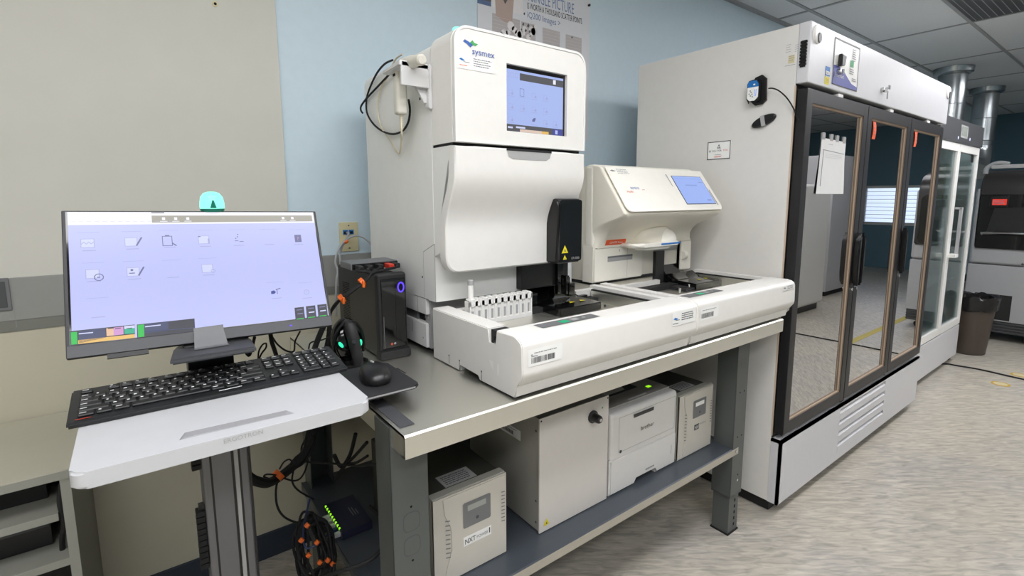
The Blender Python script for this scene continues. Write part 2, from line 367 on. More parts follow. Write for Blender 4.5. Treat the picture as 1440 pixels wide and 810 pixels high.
MB('slate').box(4.125, 5.39, .497, 1.12, CZ-.006, CZ-.0005).build('panel', t)
f = MB('ceiling_bar')
for k in range(15): f.box(4.14, 5.375, .52+k*.041, .524+k*.041, CZ-.0075, CZ-.006)
f.build('slat_rows', t)

# ------------------------------------------------------------------ wall things
t = thing('network_outlet', 'ivory wall plate with two blue network jacks above the grey rail', 'wall outlet', (.693, WY, 1.245))
p = MB('ivory').box(.655, .733, WY-.007, WY-.0005, 1.186, 1.306, r=.003); p.mat('bolt').lathe([(.003, 0), (.003, -.0012)], (.694, WY-.007, 1.292), 10, 'y'); p.mat('bolt').lathe([(.003, 0), (.003, -.0012)], (.694, WY-.007, 1.2), 10, 'y'); p.build('plate', t)
for x in (.679, .703):
    MB('blue').box(x-.010, x+.010, WY-.010, WY-.006, 1.256, 1.275, r=.001).mat('hole').box(x-.006, x+.006, WY-.0105, WY-.0099, 1.259, 1.269).build('jack', t)
t = thing('steel_outlet', 'stainless steel outlet cover on the grey wall rail', 'wall outlet', (-.34, WY-.018, 1.13))
MB('mid_gray').box(-.375, -.304, WY-.024, WY-.0185, 1.083, 1.178, r=.003).build('plate', t)
MB('slate').box(-.368, -.312, WY-.0255, WY-.0235, 1.092, 1.168, r=.001).build('cover', t)

t = thing('wall_poster', 'white printed poster pinned to the blue wall behind the big white analyzer', 'poster', (1.7, WY, 2.3))
p = MB('poster').box(1.335, 2.062, WY-.004, WY-.0015, 1.72, 2.62)
F = Face(p, (1.335, WY-.004, 1.72), (1, 0, 0), (0, 0, 1))
def Q(px, py): v = P(px, py, Y=WY-.004); return v.x-1.335, v.z-1.72
def quad(a, b, mat, k=1): (u0, v0), (u1, v1) = Q(*a), Q(*b); F.rect(min(u0, u1), min(v0, v1), max(u0, u1), max(v0, v1), mat, k)
quad((671, -6), (690.5, 9.5), 'poster_blue'); quad((674, -6), (690.5, 3), 'poster_dark', 2)
quad((692, -30), (735, 21), 'poster_photo2'); u, v = Q(702, 20); F.poly([(u-.02, v-.01), (u+.03, v-.03), (u+.075, v-.03), (u+.085, v+.07), (u+.10, v+.2), (u-.03, v+.2)], 'poster_photo', 2); u, v = Q(710, 6); F.poly([(u-.018, v+.03), (u, v), (u+.02, v+.03), (u+.016, v+.12), (u-.014, v+.12)], 'poster_dark', 3)
wq = lambda a, b: Q(b, 10)[0]-Q(a, 10)[0]
cap = Q(805, 6)[1]-Q(805, 19.5)[1]
F.text('A SINGLE PICTURE', Q(738, 5)[0], Q(806, 20)[1], cap*1.15, 'poster_title', 2, fit=wq(738, 807))
F.text('IS WORTH A THOUSAND SCATTER POINTS', Q(741, 5)[0], Q(818, 34)[1], cap*.62, 'ink', 2, fit=wq(741, 818.5))
F.text('iQ200 Images >', Q(741, 5)[0], Q(745, 25.5)[1], cap*.62, 'poster_title', 2, fit=wq(741, 788))
for a_, b_ in (((692, 18), (731, 55)), ((733, 30), (753, 62)), ((763, 38.5), (787, 70)), ((795.5, 48), (817.5, 80))):
    quad(a_, b_, 'poster_gray'); (u0, v0), (u1, v1) = Q(*a_), Q(*b_)
    for k in range(9): F.rect(min(u0, u1)+.004, v0-.012-k*.016, max(u0, u1)-.004, v0-.0128-k*.016, 'poster', 2)
for px_, py_, r_ in ((735.5, 34, .007), (742.5, 36, .009), (749.5, 37.5, .005), (733, 41.5, .005), (739, 43, .008), (744.5, 44.5, .007), (745, 51, .005), (737, 19.5, .006), (804, 52.5, .006)):
    u, v = Q(px_, py_); F.poly([(u-r_, v-r_*.5), (u+r_*.2, v-r_*1.1), (u+r_, v+r_*.2), (u+r_*.1, v+r_*1.2)], 'poster_dark', 3)
rr = random.Random(3)
for k in range(16): u, v = Q(700+rr.random()*60, 36+rr.random()*18); F.disc(u, v, .008+rr.random()*.016, 'poster_photo2', 2.5, 9)
p.build('sheet', t)
MB('black_satin').lathe([(.006, -.004), (.007, -.012), (.004, -.016)], (2.052, WY, 2.43), 12, 'y').build('pin', t)

# ================================================================== STEEL WORKBENCH
TX0, TX1, TY0, TY1, TZ = .41, 2.07, .915, 1.865, .911
t = thing('steel_workbench', 'grey steel lab bench with a brushed stainless top and lower shelf', 'workbench', (1.24, 1.39, 0))
b = MB('steel').prism([(TY0, TZ-.052), (TY0, TZ-.004), (TY0+.004, TZ), (TY1, TZ), (TY1, TZ-.052), (TY1-.004, TZ-.052), (TY1-.004, TZ-.006), (TY0+.006, TZ-.006), (TY0+.006, TZ-.048), (TY0+.022, TZ-.048), (TY0+.022, TZ-.052)], 'x', TX0, TX1)
b.box(TX0, TX0+.004, TY0+.002, TY1, TZ-.052, TZ-.0005); b.box(TX1-.004, TX1, TY0+.002, TY1, TZ-.052, TZ-.0005)
b.build('worktop', t)
a = MB('leg_gray').box(.455, .505, .99, 1.82, TZ-.085, TZ-.007).box(1.85, 1.90, .99, 1.82, TZ-.085, TZ-.007).box(.5, 1.86, 1.77, 1.81, TZ-.09, TZ-.007)
a.mat('gap').box(TX0+.03, .455, .96, 1.0, TZ-.06, TZ-.052)
a.build('top_frame', t)
def leg(x0, x1, y0, y1, front, left):
    m = MB('leg_gray'); e = .004
    # folded channel: front web and two flanges, open towards the middle
    m.box(x0, x1, y0 if front else y1-e, y0+e if front else y1, .17, TZ-.007, r=.002)
    m.box(x0, x0+e, y0, y1, .17, TZ-.007, r=.002); m.box(x1-e, x1, y0, y1, .17, TZ-.007, r=.002)
    m.box(x0, x1, y0, y1, .17, .174)
    yf = y0 if front else y1
    F = Face(m, (x0, yf, 0), (1, 0, 0), (0, 0, 1)); xm = (x1-x0)/2
    if front:
        if left:
            for z in (.665, .605):
                F.poly(rrect(xm-.021, z-.024, xm+.021, z+.024, .014), 'slate', 1); F.poly(rrect(xm-.019, z-.022, xm+.019, z+.022, .013), 'leg_gray', 2)
            F.disc(xm, .702, .003, 'hole', 2, 8); F.disc(xm, .568, .003, 'hole', 2, 8)
            for u, v in ((.018, .45), (.072, .455), (.074, .32), (.02, .33)): F.disc(u, v, .005, 'hole', 2, 10)
        else:
            for u, v in ((.03, .62), (.062, .62), (.03, .43), (.062, .43)): F.disc(u, v, .004, 'hole', 2, 10)
            F.disc(.05, .235, .006, 'chrome', 2, 10); F.disc(.05, .26, .004, 'hole', 2, 10)
            F.disc(xm, .74, .02, 'slate', 1); F.disc(xm, .74, .018, 'leg_gray', 2)
    o = m.build('leg', t)
    n = MB('leg_gray').box(x0+.008, x1-.008, y0+.006, y1-.006, 0, .2, r=.002)
    F = Face(n, (x0+.008, y0+.006, 0), (1, 0, 0), (0, 0, 1))
    for k in range(5): F.rect(xm-.006, .028+k*.027, xm+.004, .042+k*.027, 'hole', 1)
    n.mat('black_rubber').box(x0+.004, x1-.004, y0+.002, y1-.002, 0, .006)
    n.build('foot', o)
leg(.405, .497, .985, 1.07, True, True); leg(1.862, 1.95, .985, 1.07, True, False)
leg(.42, .5, 1.735, 1.815, False, True); leg(1.87, 1.95, 1.735, 1.815, False, False)
SZ = .385
m = MB('shelf_gray').prism([(.985, SZ-.030), (.985, SZ-.002), (.988, SZ+.001), (1.025, SZ+.001), (1.03, SZ), (1.8, SZ), (1.8, SZ-.03), (1.797, SZ-.03), (1.797, SZ-.004), (.990, SZ-.004), (.990, SZ-.03)], 'x', .402, 1.905)
m.mat('shelf_gray').box(.402, .406, .99, 1.8, SZ-.03, SZ+.002)
m.mat('shelf_lip').box(.402, 1.905, .9838, .9851, SZ-.030, SZ-.003)
m.mat('chrome').lathe([(.006, 0), (.006, -.004)], (1.885, .984, SZ-.014), 12, 'y')
m.build('shelf', t)
for rx in (1.865, .44): MB('leg_gray').box(rx, rx+.035, 1.07, 1.735, SZ-.09, SZ-.032).build('shelf_rail', t)
m = MB('slate').box(.418, .452, .955, 1.13, TZ, TZ+.0025, r=.001)
tag(m.build('bench_strip', origin=(.435, 1.04, TZ)), 'thin dark grey strip lying along the left edge of the steel bench top', 'strip')
def plate_hole(mb, outer, holes, ax, a, c):
    """flat plate with openings: 2-D outlines in the two other axes, thickness from a to c along ax"""
    def mk(u, v, w): return {'x': (w, u, v), 'y': (u, w, v), 'z': (u, v, w)}[ax]
    b = bmesh.new(); loops = [outer]+list(holes); es = []
    for lp in loops:
        vs = [b.verts.new(mk(u, v, a)) for u, v in lp]
        es += [b.edges.new((vs[i], vs[(i+1) % len(vs)])) for i in range(len(vs))]
    bmesh.ops.triangle_fill(b, use_beauty=True, use_dissolve=False, edges=es)
    r = bmesh.ops.extrude_face_region(b, geom=list(b.faces))
    d = Vector(mk(0, 0, c-a)) if ax != 'y' else Vector((0, c-a, 0))
    if ax == 'x': d = Vector((c-a, 0, 0))
    if ax == 'z': d = Vector((0, 0, c-a))
    bmesh.ops.translate(b, verts=[v for v in r['geom'] if isinstance(v, bmesh.types.BMVert)], vec=d)
    bmesh.ops.recalc_face_normals(b, faces=b.faces)
    return mb.add(b, False)
def rect4(x0, y0, x1, y1): return [(x0, y0), (x1, y0), (x1, y1), (x0, y1)]

# ================================================================== LARGE URINE ANALYZER
A = thing('urine_analyzer', 'tall white floor-to-shoulder lab analyzer with a square touchscreen on the bench', 'lab analyzer', (.955, 1.5, TZ))
A['label'] = 'tall white lab analyzer with square touchscreen and black vertical window on the bench'
x0, x1 = .71, 1.2
top = lambda c, d: c.z > 1.8 or (c.y > 1.84 and abs(d.z) > .5)
m = MB('analyzer_side').box(x0, x1, 1.328, 1.862, 1.087, 1.842, r=.035, n=5, only=top)
m.mat('analyzer_side').box(x0, x1, 1.392, 1.855, 1.035, 1.088, r=.004)
m.mat('analyzer_side').box(x0+.003, x1, 1.40, 1.855, .925, 1.005, r=.004); m.mat('gap').box(x0+.02, x1-.02, 1.44, 1.85, 1.0, 1.04); m.mat('mid_gray').box(x0+.012, x0+.05, 1.475, 1.57, 1.003, 1.037)
for fx in (x0+.04, x1-.06):
    for fy in (1.43, 1.8): m.mat('black_rubber').lathe([(.018, 0), (.018, .015)], (fx, fy, TZ), 14)
F = Face(m, (x0, 1.9, 0), (0, -1, 0), (0, 0, 1))
for q in ((.574, .087+1.0, .5762, 1.265), (.5, 1.087, .5013, 1.235)): F.rect(*q, 'soft_gap', 1)
F.line(.5, 1.235, .575, 1.265, .0018, 'soft_gap', 1); F.line(.43, 1.0885, .53, 1.0885, .002, 'soft_gap', 1); F.disc(.49, 1.155, .004, 'hole', 1, 8); F.line(.452, 1.035, .452, 1.088, .002, 'soft_gap', 1)
F2 = Face(m, (x0+.003, 1.9, 0), (0, -1, 0), (0, 0, 1)); F2.rect(.40, .96, .403, 1.0, 'soft_gap', 1); F2.disc(.478, .955, .003, 'soft_gap', 1, 8)
m.build('body', A)
# head with the screen
m = MB('analyzer_white').prism(rrect(x0, 1.553, x1, 1.858, .045, 8, '1100'), 'y', 1.206, 1.3265, r=.004)
m.mat('analyzer_white'); plate_hole(m, rrect(x0+.0008, 1.5535, x1-.0008, 1.857, .044, 8, '1100'), [rect4(.883, 1.594, 1.12, 1.782)], 'y', 1.1935, 1.2065)
m.mat('analyzer_side'); plate_hole(m, rrect(x0, 1.553, x1, 1.8585, .045, 8, '1100'), [rrect(x0+.006, 1.559, x1-.006, 1.8515, .039, 8, '1100')], 'y', 1.1915, 1.1936)
m.mat('gap').box(x0+.004, x1-.004, 1.215, 1.326, 1.546, 1.554)
F = Face(m, (x0, 1.1935, 1.5535), (1, 0, 0), (0, 0, 1))
# maker's mark: blue wave, green leaf, lettering, and the white service label
F.poly([(.028, .262), (.040, .258), (.052, .250), (.060, .258), (.046, .264), (.034, .268)], 'brand_blue', 2); F.poly([(.050, .262), (.058, .270), (.064, .264), (.076, .262), (.068, .256), (.058, .258)], 'brand_green', 2)
F.text('sysmex', .056, .234, .017, 'brand_blue', 2, fit=.075)
F.rect(.010, .192, .128, .228, 'label_white', 2); F.poly([(.014, .216), (.022, .219), (.034, .213), (.024, .212)], 'blue', 3); F.rect(.028, .209, .048, .2105, 'ink_soft', 3); F.rect(.016, .2, .04, .2015, 'orange', 3); F.lines(.060, .221, .060, 4, .006, .0022, 'ink_soft', 3, 2)
m.build('head', A)
s = MB('black_gloss').box(.88, 1.123, 1.2045, 1.2062, 1.59, 1.785)
F = Face(s, (.884, 1.2045, 1.594), (1, 0, 0), (0, 0, 1), .0005)
W, H = .231, .181
F.rect(.002, .002, W-.003, H-.004, 'uf_bg', 1); F.rect(.055, .150, W-.003, .170, 'uf_gray', 2); F.rect(.185, .155, .196, .168, 'scr_white', 3)
for i in range(3): F.frame(.005+i*.016, .155, .016+i*.016, .168, .001, 'scr_ico2', 2)
for j, v in enumerate((.105, .066, .03)):
    for i, u in enumerate((.012, .055, .100, .145, .185)):
        if (j == 0 and i == 4) or (j == 1 and i == 4) or (j == 2 and i == 1): continue
        F.rect(u-.002, v-.004, u+.022, v-.003, 'scr_ico2', 2)
        if (j, i) == (2, 2): F.poly([(u+.002, v+.006), (u+.012, v+.006), (u+.016, v+.014), (u+.014, v+.018), (u+.008, v+.016), (u+.003, v+.012)], 'scr_ico', 2)
        elif (j, i) == (0, 1): F.frame(u, v, u+.016, v+.022, .001, 'scr_ico', 2)
        else: F.frame(u+.002, v+.002, u+.016, v+.014, .0007, 'scr_ico2', 2); F.disc(u+.015, v+.004, .004, 'scr_ico2', 2, 8)
F.rect(.002, .002, W-.003, .022, 'uf_gray', 2); F.rect(.01, .010, .028, .015, 'scr_bg2', 3); F.rect(.04, .012, .075, .017, 'scr_bg2', 3); F.rect(.055, .002, .14, .010, 'uf_peach', 3); F.rect(.14, .002, .168, .010, 'scr_yellow', 3); F.rect(.185, .002, W-.003, .020, 'uf_navy', 3); F.rect(.195, .005, .205, .017, 'scr_bg', 4)
s.build('touchscreen', A)
# curved lower door
def door_y(z): 
    t = max(0, min(1, (1.475-z)/.165)); return 1.193+.058*(t*t*(3-2*t))
b = bmesh.new(); NX, NZ = 14, 26; zt, zb, R = 1.545, 1.182, .045
def xr(z, ins):
    d = z-(zb+ins)
    rr_ = R-ins
    k = 0 if d >= rr_ else rr_-math.sqrt(max(0, rr_*rr_-(rr_-max(d, 0))**2))
    return x0-.004+ins+k, x1+.004-ins-k
zs = [zt-.006-(zt-.006-zb-.006-R)*i/18 for i in range(19)]+[zb+.006+(R-.006)*(1-math.sin(PI/2*(i+1)/8))+0 for i in range(8)]
grid = []
for z in zs:
    a, c = xr(z, .006); grid.append([b.verts.new((a+(c-a)*i/NX, door_y(z), z)) for i in range(NX+1)])
for r0, r1 in zip(grid, grid[1:]):
    for i in range(NX): b.faces.new((r0[i], r0[i+1], r1[i+1], r1[i]))
rim = [v for v in grid[0]]+[r[-1] for r in grid[1:-1]]+grid[-1][::-1]+[r[0] for r in grid[-2:0:-1]]
cx, cz = (x0+x1)/2, (zt+zb)/2
def off(v, k, dy):
    s_ = Vector((v.co.x-cx, 0, v.co.z-cz)); sx = k*(1 if s_.x > 0 else -1) if abs(s_.x) > (x1-x0)/2-R-.002 else 0; sz = k*(1 if s_.z > 0 else -1) if abs(s_.z) > (zt-zb)/2-R-.002 else 0
    if sx and sz: sx *= .72; sz *= .72
    return b.verts.new((v.co.x+sx, v.co.y+dy, v.co.z+sz))
l1 = [off(v, .0045, .0035) for v in rim]; l2 = [off(v, .006, .010) for v in rim]; l3 = [off(v, .006, .034) for v in rim]
for A0, A1 in ((rim, l1), (l1, l2), (l2, l3)):
    for i in range(len(rim)): b.faces.new((A0[i], A0[(i+1) % len(rim)], A1[(i+1) % len(rim)], A1[i]))
b.faces.new(l3)
bmesh.ops.recalc_face_normals(b, faces=b.faces)
m = MB('analyzer_white').add(b)
F = Face(m, (x0, 1.1925, 1.5), (1, 0, 0), (0, 0, 1))
F.poly([(.205-.035, .0445), (.345, .0445), (.338, .022), (.322, .014), (.195, .014), (.178, .022)], 'light_gray', 1); F.rect(.170, .038, .345, .0445, 'gap', 2)
m.build('front_door', A)
def loft(m, prof, x0, x1, yb, NA=8):   # (y, z, corner radius) rows swept round from side to side
    rings = []
    for y_, z_, r_ in prof:
        ring = [(x0, yb, z_)]+[(x0+r_-r_*math.cos(PI/2*k/NA), y_+r_-r_*math.sin(PI/2*k/NA), z_) for k in range(NA+1)]
        ring += [(x0+r_+(x1-x0-2*r_)*k/6, y_, z_) for k in range(1, 6)]
        ring += [(x1-r_+r_*math.sin(PI/2*k/NA), y_+r_-r_*math.cos(PI/2*k/NA), z_) for k in range(NA+1)]+[(x1, yb, z_)]
        rings.append([m.bm.verts.new(p_) for p_ in ring])
    for a, b_ in zip(rings, rings[1:]):
        for k in range(len(a)-1): f = m.bm.faces.new((a[k], a[k+1], b_[k+1], b_[k])); f.smooth = True
    m.bm.faces.new(rings[0][::-1]); m.bm.faces.new(rings[-1]); m.bm.faces.new([r_[0] for r_ in rings]); m.bm.faces.new([r_[-1] for r_ in rings][::-1])
    return m
lh = [(1.44, 1.087, .03), (1.41, 1.088, .03), (1.392, 1.093, .035), (1.381, 1.105, .04), (1.378, 1.125, .04), (1.376, 1.17, .04), (1.372, 1.195, .04), (1.36, 1.212, .035), (1.335, 1.222, .03), (1.305, 1.229, .02), (1.288, 1.24, .012)]
lh += [(door_y(1.26+.0285*k)+.022, 1.26+.0285*k, .010) for k in range(11)]
m = loft(MB('analyzer_side'), lh, x0+.001, x1-.001, 1.5)
m.build('lower_housing', A, angle=50)
m = MB('light_gray').box(x0+.012, x1-.02, 1.385, 1.42, .925, 1.0865); m.mat('light_gray').box(x0+.01, x1-.01, 1.40, 1.42, 1.02, 1.0875); m.build('recess_panel', A)
# black vertical window cover
m = MB('black_satin').prism([(1.262, 1.186), (1.205, 1.186), (1.202, 1.190), (1.196, 1.37), (1.198, 1.388), (1.205, 1.396), (1.225, 1.399), (1.262, 1.399)], 'x', 1.088, 1.196, r=.006, n=3)
m.mat('black_gloss').prism(rrect(1.0935, 1.192, 1.1925, 1.394, .008, 4), 'y', 1.193, 1.199)
F = Face(m, (1.0935, 1.193, 1.192), (1, 0, 0), (0, 0, 1))
def warn(F, u, v, h, k=1):
    F.poly([(u-h*.56, v), (u+h*.56, v), (u, v+h)], 'yellow', k); F.poly([(u-h*.14, v+h*.2), (u+h*.14, v+h*.2), (u, v+h*.55)], 'ink', k+1)
warn(F, .023, .029, .026); warn(F, .023, .008, .015); F.text('UF-5000', .052, .006, .0085, 'light_gray', 1, .9)
m.build('black_window', A)
m = MB('beacon_green').lathe([(.014, 0), (.013, .008), (.009, .012), (.001, .0135)], (.755, 1.25, 1.856), 20); m.build('status_lamp', A)
# pipetting tower under the door
m = MB('black_satin').box(1.02, 1.235, 1.30, 1.376, 1.093, 1.180, r=.004)
m.mat('black_gloss').box(1.172, 1.20, 1.286, 1.302, 1.062, 1.172, r=.002).box(1.198, 1.214, 1.272, 1.298, 1.06, 1.128, r=.002).box(1.21, 1.238, 1.268, 1.29, 1.054, 1.100, r=.002).box(1.19, 1.226, 1.28, 1.31, 1.094, 1.12, r=.002)
m.build('sample_port', A)

# handheld scanner on its holder at the side of the analyzer
t = thing('scanner_holder', 'white plastic bracket holding the handheld scanner on the side of the tall analyzer', 'bracket', (.70, 1.37, 1.7))
m = MB('bracket').prism([(1.315, 1.655), (1.315, 1.775), (1.33, 1.778), (1.43, 1.768), (1.425, 1.745), (1.34, 1.66)], 'x', .698, .709, r=.002)
m.box(.615, .70, 1.315, 1.325, 1.71, 1.775, r=.003).prism([(1.315, 1.762), (1.43, 1.758), (1.43, 1.768), (1.315, 1.775)], 'x', .61, .70, r=.002)
m.prism([(.64, 1.762), (.70, 1.762), (.70, 1.672), (.69, 1.672)], 'y', 1.33, 1.338)
F = Face(m, (.698, 1.43, 1.66), (0, -1, 0), (0, 0, 1)); F.disc(.06, .03, .005, 'hole', 1, 8); F.disc(.085, .06, .005, 'hole', 1, 8)
m.build('plate', t)
t = thing('handheld_scanner', 'white handheld barcode scanner hanging nose up in the side bracket', 'barcode scanner', (.655, 1.38, 1.7))
m = MB('scanner_white')
hb = P(564, 162, X=.645); ht = P(562, 98, X=.645)
m.box(.628, .662, hb.y-.016, hb.y+.018, hb.z, ht.z, r=.010, n=3)
m.build('handle', t)
m = MB('scanner_white'); a_, c_ = P(556, 97, X=.65), P(594, 84, X=.65)
m.tube([a_, a_.lerp(c_, .3)+Vector((0, 0, .004)), a_.lerp(c_, .8)+Vector((0, 0, .003)), c_], [.015, .0175, .015, .011], 12, 4)
m.mat('hole').box(.6265, .6285, hb.y-.006, hb.y+.008, ht.z-.02, ht.z-.013)
m.build('head', t)
m = MB('cable_beige')
for k in range(7): m.lathe([(.005, 0), (.005, .004)], (.645, hb.y, hb.z-.006*k-.005), 10)
m.tube([(.645, hb.y, hb.z), (.645, hb.y, hb.z-.06), P(565, 190, X=.69), P(561, 216, X=.70), P(548, 196, X=.70), P(535, 176, X=.70), P(531, 150, X=.70), P(536, 124, X=.70), P(547, 104, X=.70), P(556, 84, X=.70), P(566, 76.5, X=.703)], .0028, 6)
m.build('cord', t)
m = MB('black_rubber').tube([P(557, 94, X=.695), P(546, 106, X=.695), P(529, 124, X=.70), P(515, 139, X=.70), P(508, 149, X=.701), P(507.5, 155, X=.702), P(510, 159, X=.704)], .0034, 8)
m.tube([P(552, 84.5, X=.70), P(541, 90, X=.70), P(530, 103, X=.70), P(520, 124, X=.70), P(515.5, 140, X=.70), P(516, 158, X=.70), P(524, 173, X=.70), P(537, 184, X=.70), P(552, 188.5, X=.70), P(566, 184, X=.70), P(574, 172, X=.70), P(576.5, 155, X=.70), P(574.5, 140, X=.70)], .0034, 8)
tag(m.build('black_cable', origin=(.70, 1.6, 1.7)), 'black cable looped on the side of the tall analyzer behind the scanner', 'cable')

# ================================================================== SAMPLER UNITS ALONG THE BENCH FRONT
def sampler(name, label, sx0, sx1, first):
    t = thing(name, label, 'sample loader', ((sx0+sx1)/2, 1.12, TZ), 'sample loaders at the bench front')
    zt, zb = 1.068, TZ
    # long front cover
    prof = [(1.0, 1.069), (.93, 1.069), (.912, 1.066), (.901, 1.058), (.897, 1.048), (.895, .985), (.897, .973), (.912, .952), (.921, .945), (.926, .918), (1.0, .918)]
    m = MB('analyzer_white').prism(prof, 'x', sx0+.0548 if first else sx0+.0015, sx1-.0015 if first else sx1, r=0 if first else .006, n=3)
    F = Face(m, (sx0, .926, 0), (1, 0, 0), (0, 0, 1))
    F.o = Vector((sx0, .9225, 0)); F.n = Vector((0, -1, 0)); 
    m.mat('soft_gap')
    m.build('front_cover', t)
    lab = MB('label_white'); F = Face(lab, (0, .8955, 0), (1, 0, 0), (0, 0, 1), .0007)
    if first:
        F.o = Vector((0, .8948, 0)); F.poly(rrect(.722, .999, .832, 1.041, .003), 'label_white', 1); F.rect(.730, 1.026, .735, 1.029, 'ink_soft', 2); F.lines(.74, 1.030, .085, 1, .005, .002, 'ink_soft', 2, 1); F.barcode(.731, 1.006, .075, .0145); F.lines(.731, 1.0225, .02, 1, .01, .0022, 'ink_soft', 2, 5)
    else:
        F.rect(1.44, 1.003, 1.546, 1.042, 'label_white', 1); F.lines(1.45, 1.034, .08, 1, .005, .002, 'ink_soft', 2, 2); F.barcode(1.445, 1.009, .07, .016, 'ink', 2, 4)
    lab.build('barcode_label', t)
    lab = MB('label_white'); F = Face(lab, (0, .8948, 0), (1, 0, 0), (0, 0, 1), .0007)
    if first:
        F.rect(1.288, 1.008, 1.41, 1.051, 'label_white', 1); F.poly([(1.292, 1.030), (1.303, 1.034), (1.318, 1.028), (1.305, 1.026)], 'blue', 2); F.rect(1.305, 1.024, 1.325, 1.0255, 'ink', 2); F.lines(1.335, 1.041, .07, 4, .0065, .0026, 'ink', 2, 8); F.rect(1.292, 1.014, 1.318, 1.016, 'ink', 2)
    else:
        F.rect(2.0, 1.036, 2.095, 1.056, 'label_white', 1); F.poly([(2.005, 1.047), (2.013, 1.050), (2.025, 1.045), (2.013, 1.043)], 'ink_soft', 2); F.lines(2.035, 1.051, .052, 3, .005, .002, 'ink_soft', 2, 8)
    lab.build('service_label', t)
    # side walls, rear wall, shallow steel floor
    m = MB('analyzer_white')
    if first:
        m.prism(prof[1:-1]+[(.930, zb+.004), (1.083, zb+.004), (1.085, .93), (1.183, .934), (1.185, zb+.001), (1.34, zb+.001), (1.34, zt), (1.038, zt), (1.037, 1.029), (1.003, 1.029), (1.002, 1.069)], 'x', sx0, sx0+.055, r=.0025, n=2, ends='a')
        m.mat('gap').box(sx0+.009, sx0+.054, 1.0032, 1.0368, 1.0292, 1.064); m.mat('chrome').box(sx0+.004, sx0+.012, 1.008, 1.018, 1.0312, 1.050)
        F = Face(m, (sx0, 1.34, 0), (0, -1, 0), (0, 0, 1))
        for u in (.096, .155, .268): F.rect(u, .918, u+.0022, .942, 'gap', 1); F.disc(u+.001, .943, .003, 'gap', 1, 8)
        F.poly([(.305, .985), (.325, .985), (.323, .96)], 'bright_white', 1); F.rect(.342, .955, .35, .985, 'bright_white', 1)
    else: m.box(sx0+.015, sx0+.05, 1.0, 1.335, .96, zt, r=.003)
    MB('analyzer_white').box(sx1-.04, sx1-.012, 1.0, 1.335, .96, zt, r=.003).build('side_wall', t)
    for xa_, xb_ in (((sx0+.02, 1.05), (1.29, sx1-.02)) if first else ((sx0+.02, 1.795), (2.064, sx1-.02))): MB('analyzer_white').box(xa_, xb_, 1.315, 1.338, .93, zt-.012 if first else zt-.02, r=.002).build('rear_wall', t)
    m.build('side_wall', t)
    f = MB('steel').box(sx0+.05, sx1-.038, 1.0, 1.316, 1.006, 1.012)
    f.mat('gap').box(sx0+.052, sx1-.038, 1.27, 1.316, 1.012, 1.03).box(sx1-.052, sx1-.041, 1.0, 1.316, 1.03, 1.055)
    f.mat('steel').box(sx1-.058, sx1-.052, 1.0, 1.31, 1.012, 1.05); f.mat('light_gray').box(sx0+.05, sx0+.06, 1.02, 1.316, 1.012, 1.05)
    f.mat('bolt').lathe([(.004, 0), (.004, -.01)], (sx1-.1, 1.2, 1.02), 10, 'z')
    f.build('loading_tray', t)
    b = MB('dark_gray').box(sx0+.02, sx1-.02, .99, 1.32, .925, 1.006); b.mat('black_rubber')
    for fx in (sx0+.06, sx1-.08):
        for fy in (1.02, 1.26): b.lathe([(.02, 0), (.02, .016)], (fx, fy, TZ), 14)
    b.build('base', t)
    # keypad on the cover
    kx0, kx1 = (.812, 1.024) if first else (1.452, 1.66)
    k = MB('slate'); F = Face(k, (0, 0, 1.0695), (1, 0, 0), (0, 1, 0), .0006)
    F.poly([(kx0, .945), (kx1, .945), (kx1, .985), (kx0, .985)], 'mid_gray', 1)
    F.rect(kx0+.075, .952, kx0+.105, .974, 'led_button', 2); F.rect(kx0+.118, .955, kx0+.142, .976, 'light_gray', 2); F.disc(kx0+.165, .966, .006, 'light_gray', 2); F.frame(kx0+.15, .953, kx0+.2, .978, .0012, 'slate', 2)
    k.build('keypad', t)
    # black cover over the feed lane, riser at the back curving down to a flat tongue
    if first:
        px0, px1 = 1.09, 1.285
        pr = [(1.378, 1.088), (1.362, 1.086), (1.352, 1.074), (1.340, 1.06), (1.322, 1.048), (1.295, 1.0415), (1.186, 1.0385), (1.183, 1.0355), (1.183, 1.014), (1.378, 1.014)]
        c = MB('black_gloss').prism(pr, 'x', px0, px1, r=.0015); c.mat('black_gloss').box(px0-.035, px0, 1.30, 1.378, 1.014, 1.075)
        c.mat('black_satin').box(px1, px1+.05, 1.30, 1.335, 1.014, 1.04)
        pz = (1.0400, .1)
    else:
        px0, px1 = 1.862, 1.968
        pr = [(1.386, 1.165), (1.374, 1.162), (1.368, 1.12), (1.355, 1.09), (1.337, 1.065), (1.333, 1.058), (1.333, 1.014), (1.386, 1.014)]
        c = MB('black_gloss').prism(pr, 'x', px0, px1, r=.0015)
        c.mat('black_gloss').prism([(1.334, 1.064), (1.31, 1.050), (1.28, 1.044), (1.186, 1.0405), (1.183, 1.037), (1.183, 1.013), (1.334, 1.013)], 'x', px0, 2.062, r=.0015)
        c.mat('dark_gray').box(1.80, 1.8615, 1.345, 1.386, 1.014, 1.168, r=.002).box(1.80, px0, 1.19, 1.345, 1.013, 1.025)
        c.mat('clear_plastic').box(1.80, px1, 1.35, 1.386, 1.1685, 1.198)
        c.mat('chrome').lathe([(.004, 0), (.006, .012), (.006, .018)], (1.77, 1.20, 1.012), 10).lathe([(.003, 0), (.004, .014)], (1.835, 1.20, 1.025), 10)
    F = Face(c, (0, 0, 1.0408 if first else 1.0428), (1, 0, 0), (0, 1, 0), .0012)
    for ux in (.085, .135): F.poly([(px0+ux, 1.225), (px0+ux+.026, 1.225), (px0+ux+.013, 1.246)], 'yellow', 1)
    c.build('lane_cover', t)
    return t
sampler('sample_loader', 'long white sample loader on the bench front holding the white tube rack', .705, 1.4215, True)
